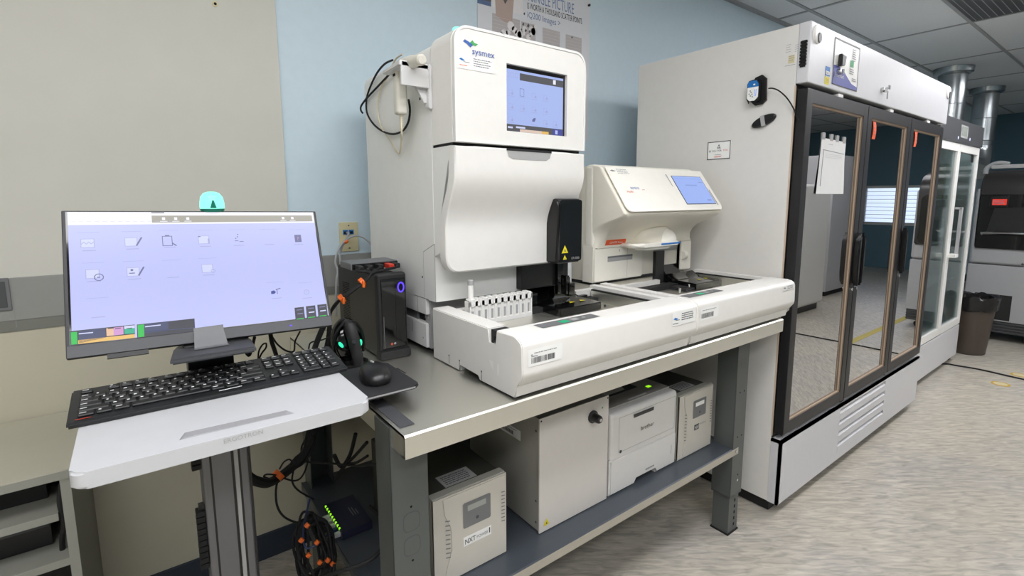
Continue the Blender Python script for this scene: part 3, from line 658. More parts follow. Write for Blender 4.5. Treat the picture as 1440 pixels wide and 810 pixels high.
sampler('sample_loader', 'long white sample loader on the bench front nearest the glass door refrigerator', 1.4225, 2.115, False)

# white tube rack standing on the tray, with one tube in its first place
t = thing('tube_rack', 'white ten-place tube rack standing in the left sample loader', 'tube rack', (.91, 1.27, 1.0125))
m = MB('bright_white'); rx0, rx1 = .787, 1.03
m.box(rx0, rx1, 1.255, 1.285, 1.0125, 1.026).box(rx0, rx1, 1.26, 1.285, 1.026, 1.088)
n = 10; pw = (rx1-rx0)/n
for i in range(n+1):
    xx = rx0+i*pw; m.box(max(rx0, xx-.0055), min(rx1, xx+.0055), 1.255, 1.262, 1.026, 1.09, r=.001)
m.box(rx0, rx1, 1.255, 1.262, 1.074, 1.092)
for i in range(n): m.box(rx0+i*pw+.004, rx0+(i+1)*pw-.004, 1.255, 1.285, 1.09, 1.096, r=.0015)
m.mat('light_gray')
for i in range(n): m.box(rx0+i*pw+.008, rx0+(i+1)*pw-.008, 1.2595, 1.2605, 1.028, 1.058)
m.build('rack', t)
t = thing('sample_tube', 'clear capped tube standing in the first place of the white tube rack', 'tube', (.80, 1.27, 1.096))
MB('bright_white').lathe([(.0085, 0), (.0085, .042), (.009, .043)], (.80, 1.27, 1.096), 16).build('tube', t)
MB('light_gray').lathe([(.0095, 0), (.0095, .014), (.008, .016)], (.80, 1.27, 1.1385), 16).build('cap', t)

# ================================================================== CREAM STRIP ANALYZER
N = thing('strip_analyzer', 'cream urine strip analyzer with a slanted front and small blue screen', 'lab analyzer', (1.73, 1.55, TZ))
x0, x1 = 1.41, 2.05
m = MB('cream_shell').box(x0+.004, x1-.004, 1.36, 1.80, TZ+.014, 1.52, r=.02, n=4)
m.mat('cream').box(x0-.002, x1+.002, 1.345, 1.40, 1.206, 1.527, r=.016, n=4); m.mat('cream').box(x0-.002, 1.70, 1.345, 1.40, 1.07, 1.212).box(1.972, x1+.002, 1.345, 1.40, 1.07, 1.212)
for fx in (x0+.06, x1-.06):
    for fy in (1.42, 1.74): m.mat('black_rubber').lathe([(.02, 0), (.02, .015)], (fx, fy, TZ), 14)
m.build('body', N)
prof = [(1.335, 1.205, .02), (1.334, 1.222, .03), (1.326, 1.243, .045), (1.310, 1.264, .055), (1.285, 1.284, .06), (1.25, 1.302, .06), (1.222, 1.315, .05), (1.203, 1.327, .03), (1.194, 1.338, .016), (1.193, 1.346, .012)]
prof += [(1.193+(1.312-1.193)*k/8, 1.346+(1.512-1.346)*k/8, .012) for k in range(1, 9)]+[(1.325, 1.5185, .012), (1.345, 1.5205, .012), (1.40, 1.5205, .012)]
m = loft(MB('cream_shell'), prof, x0, x1, 1.42)
m.build('front_shell', N, angle=50)
# slanted bright panel
O = Vector((x0, 1.308, 1.5165)); yd = Vector((0, 1.312-1.193, 1.512-1.346)).normalized(); nrm = Vector((1, 0, 0)).cross(yd)
T4 = Matrix(((1, yd.x, nrm.x, O.x), (0, yd.y, nrm.y, O.y), (0, yd.z, nrm.z, O.z), (0, 0, 0, 1)))
m = MB('cream_panel').prism(rrect(.008, -.208, .632, -.002, .022, 6, '0011'), 'z', .0, .005, r=.002, T=T4)
m.build('front_panel', N)
s = MB('black_gloss').prism(rect4(.385, -.181, .598, -.036), 'z', .0046, .0058, T=T4)
F = Face(s, T4 @ Vector((.387, -.179, .0058)), (1, 0, 0), yd, .0005)
F.rect(.001, .001, .208, .141, 'cl_bg', 1); F.rect(.001, .128, .208, .1285, 'cl_line', 2); F.rect(.065, .093, .145, .0975, 'cl_line', 2); F.rect(.16, .015, .19, .022, 'cl_line', 2); F.rect(.17, .11, .2, .114, 'cl_line', 2)
s.build('screen', N)
m = MB('cream_panel'); F = Face(m, T4 @ Vector((0, 0, .0052)), (1, 0, 0), yd, .0005)
F.poly([(.022, -.022), (.036, -.018), (.055, -.024), (.036, -.027)], 'ink_soft', 1); F.lines(.06, -.016, .07, 4, .0062, .002, 'ink_soft', 1, 12)
F.text('SIEMENS', .085, -.108, .011, 'brand_blue', 1, .9); F.rect(.15, -.111, .165, -.109, 'brand_red', 1); F.text('Health', .055, -.124, .011, 'brand_red', 1, .9)
m.build('lettering', N)
for q in ([(.352, -.03), (.36, -.03), (.36, -.092), (.356, -.092)], [(.604, -.105), (.61, -.105), (.612, -.185), (.604, -.185)]):
    m = MB('tray_recess'); F = Face(m, T4 @ Vector((0, 0, .0052)), (1, 0, 0), yd, .0005); F.poly(q, 'tray_recess', 1); m.build('grip_slot', N)
# drawers and strip tray at the foot
m = MB('cream').box(x0, 1.70, 1.337, 1.40, 1.072, 1.204, r=.005).box(1.972, x1, 1.337, 1.40, 1.072, 1.204, r=.005)
m.mat('light_gray').box(1.70, 1.972, 1.39, 1.41, 1.072, 1.204); m.mat('cream').lathe([(.018, -.012), (.018, .012)], (1.99, 1.336, 1.14), 20, 'x')
F = Face(m, (x0, 1.337, 0), (1, 0, 0), (0, 0, 1)); F.rect(.072, 1.148, .222, 1.17, 'light_gray', 1); F.rect(.072, 1.163, .222, 1.17, 'mid_gray', 2); F.rect(.19, 1.078, .191, 1.2, 'soft_gap', 1); F.rect(.14, 1.185, .143, 1.195, 'soft_gap', 1); F.rect(.57, 1.195, .571, 1.204, 'soft_gap', 2)
F.rect(0.002, 1.2045, .288, 1.2062, 'gap', 1)
m.build('lower_front', N)
m = MB('gap').box(x0+.002, 1.79, 1.35, 1.79, 1.06, 1.0725); m.build('seam', N)
m = MB('red_brand'); F = Face(m, (x0, 1.3355, 0), (1, 0, 0), (0, 0, 1)); F.o.y = 1.328
m2 = MB('red_brand'); F = Face(m2, (1.462, 1.3325, 1.222), (1, 0, 0), Vector((0, -.012, .03)), .001)
F.poly(rrect(0, -.008, .118, .016, .008, 5, '1001'), 'red_brand', 1); F.text('CLINITEK Novus', .022, .0, .0085, 'label_white', 2, .9)
m2.build('name_badge', N)
# domed strip port with a lip and blue edge
m = MB('cream_panel').prism(rrect(1.555, 1.25, 1.862, 1.34, .045, 8, '0011'), 'z', 1.204, 1.2195, r=.005, n=3)
m.prism(rrect(1.60, 1.262, 1.81, 1.34, .04, 6, '0011'), 'z', 1.191, 1.204, r=.004)
b = bmesh.new(); bmesh.ops.create_uvsphere(b, u_segments=36, v_segments=24, radius=1)
T = Matrix.Translation((1.75, 1.33, 1.219)) @ Matrix.Diagonal((.118, .06, .092, 1)); bmesh.ops.delete(b, geom=[v for v in b.verts if v.co.z < -.05], context='VERTS'); m.mat('cream_shell').add(b, True, T)
b = bmesh.new(); bmesh.ops.create_uvsphere(b, u_segments=28, v_segments=16, radius=1)
T = Matrix.Translation((1.785, 1.285, 1.219)) @ Matrix.Diagonal((.058, .03, .05, 1)); bmesh.ops.delete(b, geom=[v for v in b.verts if v.co.z < -.05], context='VERTS'); m.mat('cream_panel').add(b, True, T)
m.build('strip_port', N)
MB('blue_strip').box(1.705, 1.835, 1.2485, 1.252, 1.2085, 1.2155, r=.001).build('blue_edge', N)

# white jug between the two analyzers
t = thing('plastic_jug', 'white plastic jug standing between the tall analyzer and the cream one', 'jug', (1.315, 1.47, TZ))
m = MB('jug').box(1.26, 1.37, 1.41, 1.53, TZ, 1.235, r=.022, n=5); m.lathe([(.034, 1.233), (.02, 1.247), (.019, 1.253)], (1.31, 1.47, 0), 24); m.build('bottle', t)
MB('bright_white').lathe([(.024, 1.252), (.024, 1.272), (.021, 1.275)], (1.31, 1.47, 0), 24).build('cap', t)
# ================================================================== THREE-DOOR REFRIGERATOR
R = thing('glass_door_refrigerator', 'tall white three-door lab refrigerator with black framed glass doors', 'refrigerator', (3.1, 1.35, 0))
X0, X1, YB, YF1, YK = 2.142, 4.092, .965, .920, 1.748
m = MB('fridge_white').box(X0, X0+.03, YB, YK, .062, 2.074, r=.004).box(X1-.03, X1, YB, YK, .062, 2.074, r=.004).box(X0+.03, X1-.03, YB+.01, YK, 1.86, 2.072).box(X0+.03, X1-.03, YB+.01, YK, .07, .37)
m.mat('inner_white').box(X0+.03, X1-.03, YK-.04, YK, .37, 1.86).box(X0+.03, X0+.045, YB+.01, YK-.04, .37, 1.86).box(X1-.045, X1-.03, YB+.01, YK-.04, .37, 1.86)
m.mat('gasket_light').box(X0+.0, X0+.006, YB-.004, YB+.002, .37, 1.84)
m.build('cabinet', R)
hd = MB('fridge_front').box(X0, X1, YF1, YB, 1.846, 2.076, r=.005, n=3)
hd.build('header', R)
def circ(x, z, label):
    c = MB('bright_white').lathe([(.036, 0), (.036, -.005), (.031, -.008), (.026, -.008)], (x, YF1, z), 28, 'y'); c.mat('slate').lathe([(.018, -.008), (.017, -.012)], (x+.004, YF1, z-.014), 18, 'y', .8, 1.1); c.build('hinge_cover', R)
circ(2.196, 2.033, ''); circ(4.056, 2.033, '')
m = MB('bright_white'); F = Face(m, (2.364, YF1, 1.867), (1, 0, 0), (0, 0, 1), .0008)
W, H = .268, .187
F.rect(0, 0, W, H, 'bright_white', 1); F.frame(0, 0, W, H, .0045, 'slate', 2); F.rect(.003, H-.006, W-.003, H-.003, 'slate', 3)
F.poly([(.003, .003), (W-.003, .003), (W-.003, .018), (.20, .026), (.15, .048), (.10, .072), (.05, .080), (.003, .078)], 'violet', 2)
F.text('fisherbrand', .03, .035, .016, 'label_white', 3, .8); F.rect(.02, .03, .023, .055, 'label_white', 3); F.lines(.2, .046, .045, 2, .008, .004, 'ink_soft', 3, 3)
F.rect(.172, .094, .208, .121, 'green', 3); F.lines(.165, .083, .05, 3, .009, .0035, 'ink_soft', 3, 4); F.lines(.185, .166, .045, 6, .009, .003, 'ink_soft', 3, 6); F.lines(.03, .088, .05, 2, .006, .002, 'ink_soft', 3, 9)
m.build('control_panel', R)
m = MB('black_satin').prism([(-.0225, .022), (.0225, .018), (.012, -.022), (-.0225, -.028)], 'y', YF1-.018, YF1-.001, r=.003, T=Matrix.Translation((2.430, 0, 1.970))); m.build('temperature_switch', R)
def key(x, z, big):
    k = MB('chrome').lathe([(.013, -.001), (.012, -.012), (.006, -.014)], (x, YF1, z), 20, 'y'); s = 1.25 if big else 1
    k.box(x-.002, x+.002, YF1-.024, YF1-.012, z-.012*s, z+.008*s)
    if big: k.box(x+.002, x+.03, YF1-.026, YF1-.023, z+.002, z+.020).box(x-.004, x+.006, YF1-.026, YF1-.023, z-.045, z-.01)
    k.build('key_lock', R)
key(2.418, 1.922, False); key(2.941, 1.913, True)
m = MB('label_white'); F = Face(m, (2.293, YF1, 1.893), (1, 0, 0), (0, 0, 1), .0008); F.rect(0, 0, .046, .036, 'blue', 1); F.rect(.004, .004, .042, .018, 'label_white', 2); F.lines(.006, .012, .034, 2, .005, .002, 'ink_soft', 3, 2); F.rect(0, -.034, .044, -.004, 'yellow', 1); F.lines(.006, -.014, .03, 3, .006, .002, 'stain', 2, 3); m.build('sticker', R)
m = MB('black_satin')
for k in range(8): m.box(X0-.006, X0+.001, .929, .954, 1.912+k*.012, 1.92+k*.012, r=.001)
m.box(X0-.003, X0+.001, .932, .951, 1.906, 2.006); m.build('side_vent', R)
m = MB('label_white'); F = Face(m, (X0, 1.01, 1.93), (0, -1, 0), (0, 0, 1), .0008); F.rect(.012, 0, .036, .03, 'ivory', 1); F.lines(.014, .026, .02, 3, .008, .002, 'ink_soft', 2, 4); F.lines(.0, .072, .02, 4, .009, .0015, 'ink_soft', 1, 7); F.lines(.035, .065, .014, 4, .008, .0015, 'ink_soft', 1, 8); F.rect(0, -.008, .04, -.0065, 'ink_soft', 1); m.build('print', R)
bs = MB('fridge_front'); lx0, lx1, lz0, lz1 = 2.772, 3.43, .10, .335
for q in ((X0, lx0, .062, .356), (lx1, 4.06, .062, .356), (lx0, lx1, .062, lz0), (lx0, lx1, lz1, .356)): bs.box(q[0], q[1], YF1, YF1+.012, q[2], q[3])
bs.mat('fridge_front').box(X0, X0+.012, YF1, YB, .062, .356).box(X0, 4.06, YF1, YB, .344, .356); bs.mat('gap').box(lx0, lx1, YF1+.03, YF1+.034, lz0, lz1)
bs.build('base_panel', R)
sl = MB('fridge_front'); hh = (lz1-lz0)/4
for k in range(4): 
    z = lz0+k*hh
    sl.prism([(YF1-.001, z), (YF1-.001, z+hh*.58), (YF1+.008, z+hh*.72), (YF1+.03, z+hh*.86), (YF1+.03, z+hh*.8), (YF1+.010, z+hh*.66), (YF1+.004, z+hh*.55), (YF1+.004, z)], 'x', lx0, lx1-.004)
sl.build('louvers', R)
MB('black_matte').box(X0+.03, X1-.05, YF1+.05, YK-.02, .004, .0615).build('shadow_block', R)  # black box stands in for the shadow under the cabinet
for cx in (X0+.12, X1-.12):
    for cy in (1.05, 1.66):
        c = MB('chrome').box(cx-.02, cx+.02, cy-.02, cy+.02, .052, .07); c.mat('black_rubber').lathe([(.028, -.014), (.03, -.01), (.03, .01), (.028, .014)], (cx, cy, .03), 18, 'x'); c.build('caster', R)
fr = MB('frame_dark').box(X0+.004, X1-.03, YB-.004, YB+.012, 1.836, 1.86).box(X0+.004, X1-.03, YB-.004, YB+.012, .36, .385).box(X0+.004, X0+.06, YB-.004, YB+.012, .385, 1.836).box(X1-.08, X1-.03, YB-.004, YB+.012, .385, 1.836)
for gx in (2.80, 3.431): fr.box(gx-.035, gx+.035, YB-.004, YB+.03, .385, 1.836)
fr.build('door_surround', R)
def fdoor(xa, xb, hinge):
    z0, z1, fwid = .382, 1.826, .052
    d = MB('frame_black'); yo, yi = YF1, YB-.005
    for q in ((xa, xa+fwid, z0, z1), (xb-fwid, xb, z0, z1)): d.box(q[0], q[1], yo, yi, q[2], q[3], r=.003)
    d.box(xa+fwid-.002, xb-fwid+.002, yo+.0004, yi, z1-fwid, z1-.0004); d.box(xa+fwid-.002, xb-fwid+.002, yo+.0004, yi, z0+.0004, z0+fwid)
    o = d.build('door', R)
    g = MB('door_glass').box(xa+fwid, xb-fwid, yo+.014, yo+.018, z0+fwid, z1-fwid); g.build('glass', o)
    k = MB('gasket'); a, b_, c, e = xa+fwid, xb-fwid, z0+fwid, z1-fwid
    for n_, (w0, w1, dep, mt) in enumerate(((0, .003, .003, 'gasket'), (.003, .007, .007, 'gasket_light'), (.007, .010, .011, 'gasket'))):
        k.mat(mt)
        k.box(a+w0, a+w1, yo+dep, yo+.0142, c, e).box(b_-w1, b_-w0, yo+dep, yo+.0142, c, e).box(a, b_, yo+dep, yo+.0142, c+w0, c+w1).box(a, b_, yo+dep, yo+.0142, e-w1, e-w0)
    k.build('inner_frame', o)
    hx = xb-.012 if hinge == 'L' else xa+.012; s_ = -1 if hinge == 'L' else 1; hz0, hz1 = (1.0, 1.216)
    h = MB('black_satin').prism([(hx, hz0-.03), (hx+s_*.014, hz0-.012), (hx+s_*.024, hz0+.03), (hx+s_*.024, hz1-.03), (hx, hz1+.012)], 'y', yo-.026, yo-.001, r=.004); h.build('handle', o)
    l = MB('chrome').lathe([(.009, 0), (.009, -.006), (.005, -.008)], (hx+s_*.014, yo, .953), 16, 'y'); l.build('lock', o)
    hc = MB('bright_white').box((xa+xb)/2-.02, (xa+xb)/2+.03, yo+.004, yo+.03, z1, z1+.014); hc.build('catch', o)
    MB('alu').box((xb if hinge == 'L' else xa)-.02, (xb if hinge == 'L' else xa)+.02, yo+.005, yo+.03, z0-.012, z0).build('hinge', o)
fdoor(2.152, 2.797, 'L'); fdoor(2.803, 3.428, 'R'); fdoor(3.434, 4.048, 'R')
for z in (.72, 1.02, 1.32, 1.6):
    w = MB('bright_white')
    for y in (1.0, 1.35, 1.69): w.box(X0+.05, X1-.05, y, y+.006, z, z+.006)
    for k in range(48): w.box(X0+.06+k*.038, X0+.063+k*.038, 1.0, 1.696, z+.006, z+.009)
    for y in (1.0,): w.box(X0+.05, X1-.05, y-.004, y, z-.01, z+.012)
    w.build('wire_shelf', R)

# things on the refrigerator
t = thing('paper_sheet', 'white paper sheet taped to the glass of the left refrigerator door', 'paper', (2.47, YF1, 1.53))
m = MB('paper'); GX, GZ = 8, 10
def pp(i, j):
    u, v = i/GX, j/GZ
    xl = 2.343-.028*v**1.3; xw = 2.598-xl if False else (2.598+.006*v-(.004*math.sin(v*5)))-xl
    return Vector((xl+xw*u, YF1+.0128-.004*v**1.6*(1-.3*u)-.0012*math.sin(u*3)*v, 1.645-.231*v+.004*(1-u)*(1-v)))
for j in range(GZ):
    for i in range(GX): m.poly([pp(i, j), pp(i+1, j), pp(i+1, j+1), pp(i, j+1)], True)
bmesh.ops.remove_doubles(m.bm, verts=m.bm.verts, dist=1e-5)
r_ = bmesh.ops.solidify(m.bm, geom=list(m.bm.faces), thickness=.0006)
m.mat('paper_mark')
dy_ = Vector((0, .0013, 0)); seg = lambda a, b_, c, e: m.poly([pp(a, b_)-dy_, pp(c, b_)-dy_, pp(c, e)-dy_, pp(a, e)-dy_])
for k in range(14): seg(.6+k*.5, 2.0+k*.02, 1.1+k*.5, 2.12+k*.02)
for k in range(13): seg(.75, 2.1+k*.5, .95, 2.6+k*.5)
for k in range(5): seg(2.2+k*.3, .9, 2.4+k*.3, .98)
for r0 in (2.7, 3.0, 3.3):
    for k in range(9): seg(1.6+k*.6, r0, 1.9+k*.6, r0+.06)
m.build('sheet', t)
for u in (.06, .38, .62, .92): p_ = pp(u*GX, 0); MB('light_gray').box(p_.x-.014, p_.x+.014, YF1+.0105, YF1+.0138, p_.z-.006, p_.z+.022).build('tape', t)
for x, lab, sk in ((2.918, 'orange paper tag on the middle refrigerator door', 0), (3.566, 'orange paper tag on the right hand refrigerator door', 1)):
    m = MB('orange_tag'); n = 8
    rows = []
    for k in range(n+1):
        v = k/n; xo = (.006*math.sin(v*3.2) if not sk else -.008*v); wd = .019 if not sk else (.024 if v < .2 else .017)
        yy = YF1+.0125-.004*math.sin(v*2.8)
        rows.append(((x-wd+xo, yy, 1.770-.088*v), (x+wd+xo, yy, 1.768-.088*v)))
    for a, b_ in zip(rows, rows[1:]): m.poly([a[0], a[1], b_[1], b_[0]], True)
    bmesh.ops.remove_doubles(m.bm, verts=m.bm.verts, dist=1e-5); bmesh.ops.solidify(m.bm, geom=list(m.bm.faces), thickness=.0008)
    m.mat('ink_soft')
    for k in range(4): yy = YF1+.0104-.004*math.sin((.2+k*.17)*2.8); zz = 1.752-k*.016; m.poly([(x-.008, yy, zz), (x+.009, yy, zz), (x+.009, yy, zz-.004), (x-.008, yy, zz-.004)])
    tag(m.build('door_tag', origin=(x, YF1+.03, 1.73)), lab, 'tag', 'orange tags on the refrigerator doors')
t = thing('temperature_logger', 'black data logger with a blue and white label on the refrigerator side', 'data logger', (X0, 1.105, 1.845))
m = MB('black_satin').prism([(1.072, 1.80), (1.088, 1.786), (1.118, 1.784), (1.135, 1.80), (1.136, 1.875), (1.122, 1.898), (1.094, 1.905), (1.076, 1.888)], 'x', X0-.016, X0-.0005, r=.003); m.build('holder', t)
m = MB('black_satin').prism([(1.092, 1.80), (1.105, 1.795), (1.14, 1.80), (1.146, 1.81), (1.146, 1.872), (1.138, 1.885), (1.104, 1.888), (1.092, 1.876)], 'x', X0-.034, X0-.016, r=.003)
F = Face(m, (X0-.034, 1.145, 1.80), (0, -1, 0), (0, 0, 1), .0008)
F.poly([(.003, .012), (.014, .001), (.036, .001), (.050, .014), (.050, .056), (.003, .056)], 'label_white', 1); F.poly([(.003, .056), (.050, .056), (.050, .068), (.040, .082), (.010, .082), (.003, .074)], 'blue', 1); F.rect(.028, .063, .036, .069, 'label_white', 2)
for u, v in ((.012, .03), (.02, .036), (.018, .022), (.024, .028), (.016, .042), (.026, .018)): F.disc(u, v, .003, 'ink_soft', 2, 7)
for u in (.034, .04): F.line(u, .018, u+.002, .046, .003, 'cl_bg', 2)
m.build('recorder', t)
m = MB('black_rubber').tube([P(1081, 124.3, X=X0-.02), P(1087, 124.3, X=X0-.03), P(1095, 127.5, X=X0-.03), P(1104, 135, X=X0-.025), P(1111, 144, X=X0-.02), P(1117, 155, X=X0-.012), P(1120, 163, X=X0-.006), P(1122.5, 169, X=X0-.004)], .0028, 8); m.build('probe_cable', t)
MB('black_rubber').tube([P(1057, 125, X=X0-.01), P(1053.5, 135, X=X0-.008), P(1052.5, 146, X=X0-.006)], .0018, 6).build('antenna', t)
t = thing('magnet_clip', 'black oval magnet with a pale band on the refrigerator side below the logger', 'magnet', (X0, 1.079, 1.717))
Tm = Matrix.Translation((X0-.002, 1.079, 1.717)) @ Matrix.Rotation(math.radians(-19), 4, 'X')
m = MB('black_satin').lathe([(.052, .0), (.053, -.006), (.046, -.012), (.0, -.014)], (0, 0, 0), 30, 'x', 1, .40, T=Tm); m.build('magnet', t)
m = MB('light_gray').box(-.0155, -.003, -.008, .008, -.0215, .0215, T=Tm @ Matrix.Rotation(math.radians(8), 4, 'X')); m.build('band', t)
t = thing('warning_sign', 'small framed warning sign on the white side of the refrigerator', 'sign', (X0, 1.278, 1.612))
m = MB('label_white').box(X0-.002, X0-.0003, 1.222, 1.334, 1.572, 1.652); F = Face(m, (X0-.002, 1.334, 1.572), (0, -1, 0), (0, 0, 1), .0006)
F.frame(0, 0, .112, .08, .0035, 'slate', 1)
F.poly([(.048, .050), (.064, .050), (.056, .068)], 'slate', 1); F.disc(.056, .0555, .0035, 'label_white', 2, 8); F.rect(.046, .0465, .066, .0485, 'ink_soft', 1)
F.text('BE YOU', .008, .034, .0085, 'ink', 1, fit=.036); F.text('FOR', .050, .0343, .0085, 'ink', 1, fit=.020); F.text('YOU', .076, .0346, .0085, 'brand_red', 1, fit=.024); F.lines(.038, .020, .034, 1, .0055, .0022, 'ink_soft', 1, 6); F.lines(.036, .0135, .04, 2, .004, .002, 'brand_red', 1, 6)
m.build('sign_plate', t)

# ================================================================== SECOND REFRIGERATOR
R2 = thing('white_refrigerator', 'smaller white two-door refrigerator with white framed glass behind the black framed one', 'refrigerator', (4.94, 1.4, 0))
A0, A1, Yf = 4.34, 5.556, 1.017
m = MB('fridge_white').box(A0, A0+.03, Yf+.03, 1.75, .06, 1.95).box(A1-.03, A1, Yf+.03, 1.75, .06, 1.95).box(A0, A1, Yf+.03, 1.75, 1.80, 1.95).box(A0, A1, Yf+.03, 1.75, .06, .33)
m.mat('inner_white').box(A0+.03, A1-.03, 1.72, 1.75, .33, 1.80); m.build('cabinet', R2)
m = MB('slate').box(A0, A1+.004, Yf-.012, Yf+.04, 1.795, 1.952, r=.004); F = Face(m, (4.86, Yf-.012, 1.80), (1, 0, 0), (0, 0, 1), .001)
F.rect(0, .03, .2, .12, 'light_gray', 1); F.rect(.02, .045, .17, .11, 'ups_lcd', 2); F.disc(-.06, .022, .012, 'led_white', 2, 10); F.disc(.27, .032, .012, 'led_white', 2, 10); m.build('header', R2)
m = MB('fridge_front').box(A0, A1, Yf, Yf+.04, .056, .318, r=.003); F = Face(m, (A0, Yf, .318), (1, 0, 0), (0, 1, 0)); 
for k in range(26): F.rect(.06+k*.042, .006, .085+k*.042, .014, 'ink_soft', 1)
m.build('base_panel', R2)
for xa, xb, lft in ((A0+.005, 4.935, True), (4.94, A1-.005, False)):
    z0, z1, f = .33, 1.788, .055
    d = MB('bright_white')
    for q in ((xa, xa+f if lft else xa+.04, z0, z1), (xb-(.04 if lft else f), xb, z0, z1)): d.box(q[0], q[1], Yf, Yf+.028, q[2], q[3], r=.002)
    d.box(xa, xb, Yf+.0004, Yf+.028, z1-f, z1).box(xa, xb, Yf+.0004, Yf+.028, z0, z0+f)
    o = d.build('door', R2)
    MB('clear_glass').box(xa+.03, xb-.03, Yf+.012, Yf+.016, z0+f-.01, z1-f+.01).build('glass', o)
    if not lft: q = P(1369.5, 223, Y=Yf); MB('black_satin').box(q.x-.03, q.x+.03, Yf+.008, Yf+.0118, q.z-.03, q.z+.03).build('sticker', o)
    hx = xb-.02 if lft else xa+.02
    h = MB('bright_white')
    if not lft:
        h.mat('far_gray').box(hx+.03, hx+.055, Yf-.045, Yf-.025, .955, 1.32, r=.004); h.mat('bright_white').box(hx-.03, hx+.06, Yf-.045, Yf, .94, .965).mat('light_gray').box(hx+.03, hx+.055, Yf-.04, Yf, 1.305, 1.32); h.build('handle', o)
for z in (.72, 1.05, 1.38):
    w = MB('bright_white')
    for k in range(30): w.box(A0+.04+k*.038, A0+.044+k*.038, Yf+.06, 1.7, z, z+.004)
    w.box(A0+.03, A1-.03, Yf+.06, Yf+.066, z-.006, z+.004).box(A0+.03, A1-.03, 1.69, 1.696, z-.006, z+.004); w.build('wire_shelf', R2)
for cx in (A0+.08, A1-.05):
    for cy in (Yf+.05, 1.66):
        c = MB('chrome').box(cx-.018, cx+.018, cy-.018, cy+.018, .05, .065); c.mat('black_rubber').lathe([(.024, -.012), (.026, -.008), (.026, .008), (.024, .012)], (cx, cy, .026), 18, 'x'); c.build('caster', R2)
MB('added_shelf_light').box(A0+.06, A1-.06, Yf+.05, Yf+.07, 1.785, 1.797).build('added_light_strip', R2)  # unseen glowing strip, added to brighten the shelf contents
for i, (xa, y, z, w_, d_, h_, lab) in enumerate(((4.50, 1.10, 1.384, .30, .35, .24, 'beige carton on the top shelf of the white refrigerator, behind the left pane'), (5.02, 1.10, 1.384, .36, .35, .27, 'beige carton on the top shelf of the white refrigerator, behind the right pane'), (4.98, 1.10, 1.054, .42, .4, .17, 'grey plastic bin on the middle shelf of the white refrigerator'))):
    m = MB('desk_top' if i < 2 else 'light_gray').box(xa, xa+w_, y, y+d_, z, z+h_, r=.004); F = Face(m, (xa, y, z), (1, 0, 0), (0, 0, 1)); F.rect(.03, .03, w_-.05, h_*.6, 'label_white', 1)
    tag(m.build('carton' if i < 2 else 'storage_bin', origin=(xa+w_/2, y+d_/2, z)), lab, 'box')

# ================================================================== FAR END OF THE ROOM
for i, (dx, dy, zb) in enumerate(((7.17, 1.60, 1.70), (8.80, 1.61, 2.05))):
    t = thing('exhaust_duct', ('round metal exhaust duct rising to the ceiling nearest the refrigerators', 'round metal exhaust duct with a bend, farther from the refrigerators')[i], 'duct', (dx, dy, CZ), 'metal exhaust ducts')
    m = MB('duct').lathe([(.125, zb), (.125, 2.1)]+[(.125+.004*(k % 2), 2.1+k*.004) for k in range(4)]+[(.125, 2.2), (.127, 2.38), (.129, 2.384), (.125, 2.388), (.125, 2.70)], (dx, dy, 0), 40)
    if i: m.tube([(dx, dy, zb), (dx-.01, dy-.01, zb-.1), (dx-.08, dy-.02, zb-.24), (dx-.25, dy-.03, zb-.34)], .118, 24, 5)
    m.build('pipe', t)
    MB('duct').lathe([(.13, 2.69), (.168, 2.715), (.175, 2.765), (.175, 2.7695)], (dx, dy, 0), 40).build('flange', t)
G = thing('floor_analyzer', 'large grey floor-standing analyzer with a dark curved lid at the end of the room', 'lab analyzer', (7.1, .8, 0))
gx, gy0, gy1 = 6.6, .2, 1.2
m = MB('far_gray').box(gx, 7.55, gy0, gy1, .20, .742, r=.01).box(gx, 7.55, gy0, gy1, .746, 1.48, r=.03, n=3)
F = Face(m, (gx, gy1, 0), (0, -1, 0), (0, 0, 1), .001); F.rect(.08, .215, .345, .46, 'gap', 1); F.disc(.385, .77, .01, 'ink', 1, 10); F.rect(.47, .2, .474, .74, 'ink', 1)
m.build('body', G)
m = MB('slate').box(gx+.02, 7.5, gy0+.01, gy1-.01, .085, .205)
for k in range(4): m.box(gx+.008, gx+.03, gy0+.01, gy1-.01, .095+k*.028, .108+k*.028)
m.build('skirt', G)
m = MB('far_dark').prism([(gx-.012, .90), (gx-.012, 1.46), (gx+.02, 1.55), (gx+.10, 1.62), (gx+.25, 1.655), (7.5, 1.655), (7.5, .9)], 'y', gy0+.02, gy1-.03, r=.012, n=3)
m.build('lid', G)
m = MB('black_gloss').prism(rrect(gy0+.05, .905, gy1-.045, 1.42, .06, 5, '0110'), 'x', gx-.016, gx-.011); m.mat('gap').prism([(1.05, 1.30), (.5, 1.30), (.5, 1.06), (1.09, 1.06)], 'x', gx-.018, gx-.0155); m.build('window', G)
m = MB('chrome').tube([(gx-.025, 1.11, 1.04), (gx-.03, 1.08, 1.05), (gx-.03, .6, 1.055)], .016, 10, 3); m.build('handle', G)
m = MB('black_satin').box(gx-.03, gx-.01, .955, 1.09, 1.30, 1.405, r=.006); F = Face(m, (gx-.03, 1.09, 1.30), (0, -1, 0), (0, 0, 1), .001); F.rect(.02, .02, .12, .075, 'led_red', 1); F.lines(.025, .06, .08, 3, .016, .007, 'ink_soft', 2, 3); m.build('display', G)
m = MB('light_gray').box(gx+.05, gx+.1, .3, 1.12, 1.665, 1.70, r=.004); m.mat('far_gray').tube([(gx+.07, 1.16, 1.62), (gx+.07, 1.15, 1.68), (gx+.07, 1.08, 1.72), (gx+.07, 1.0, 1.705)], .02, 10, 5); m.build('top_rail', G)
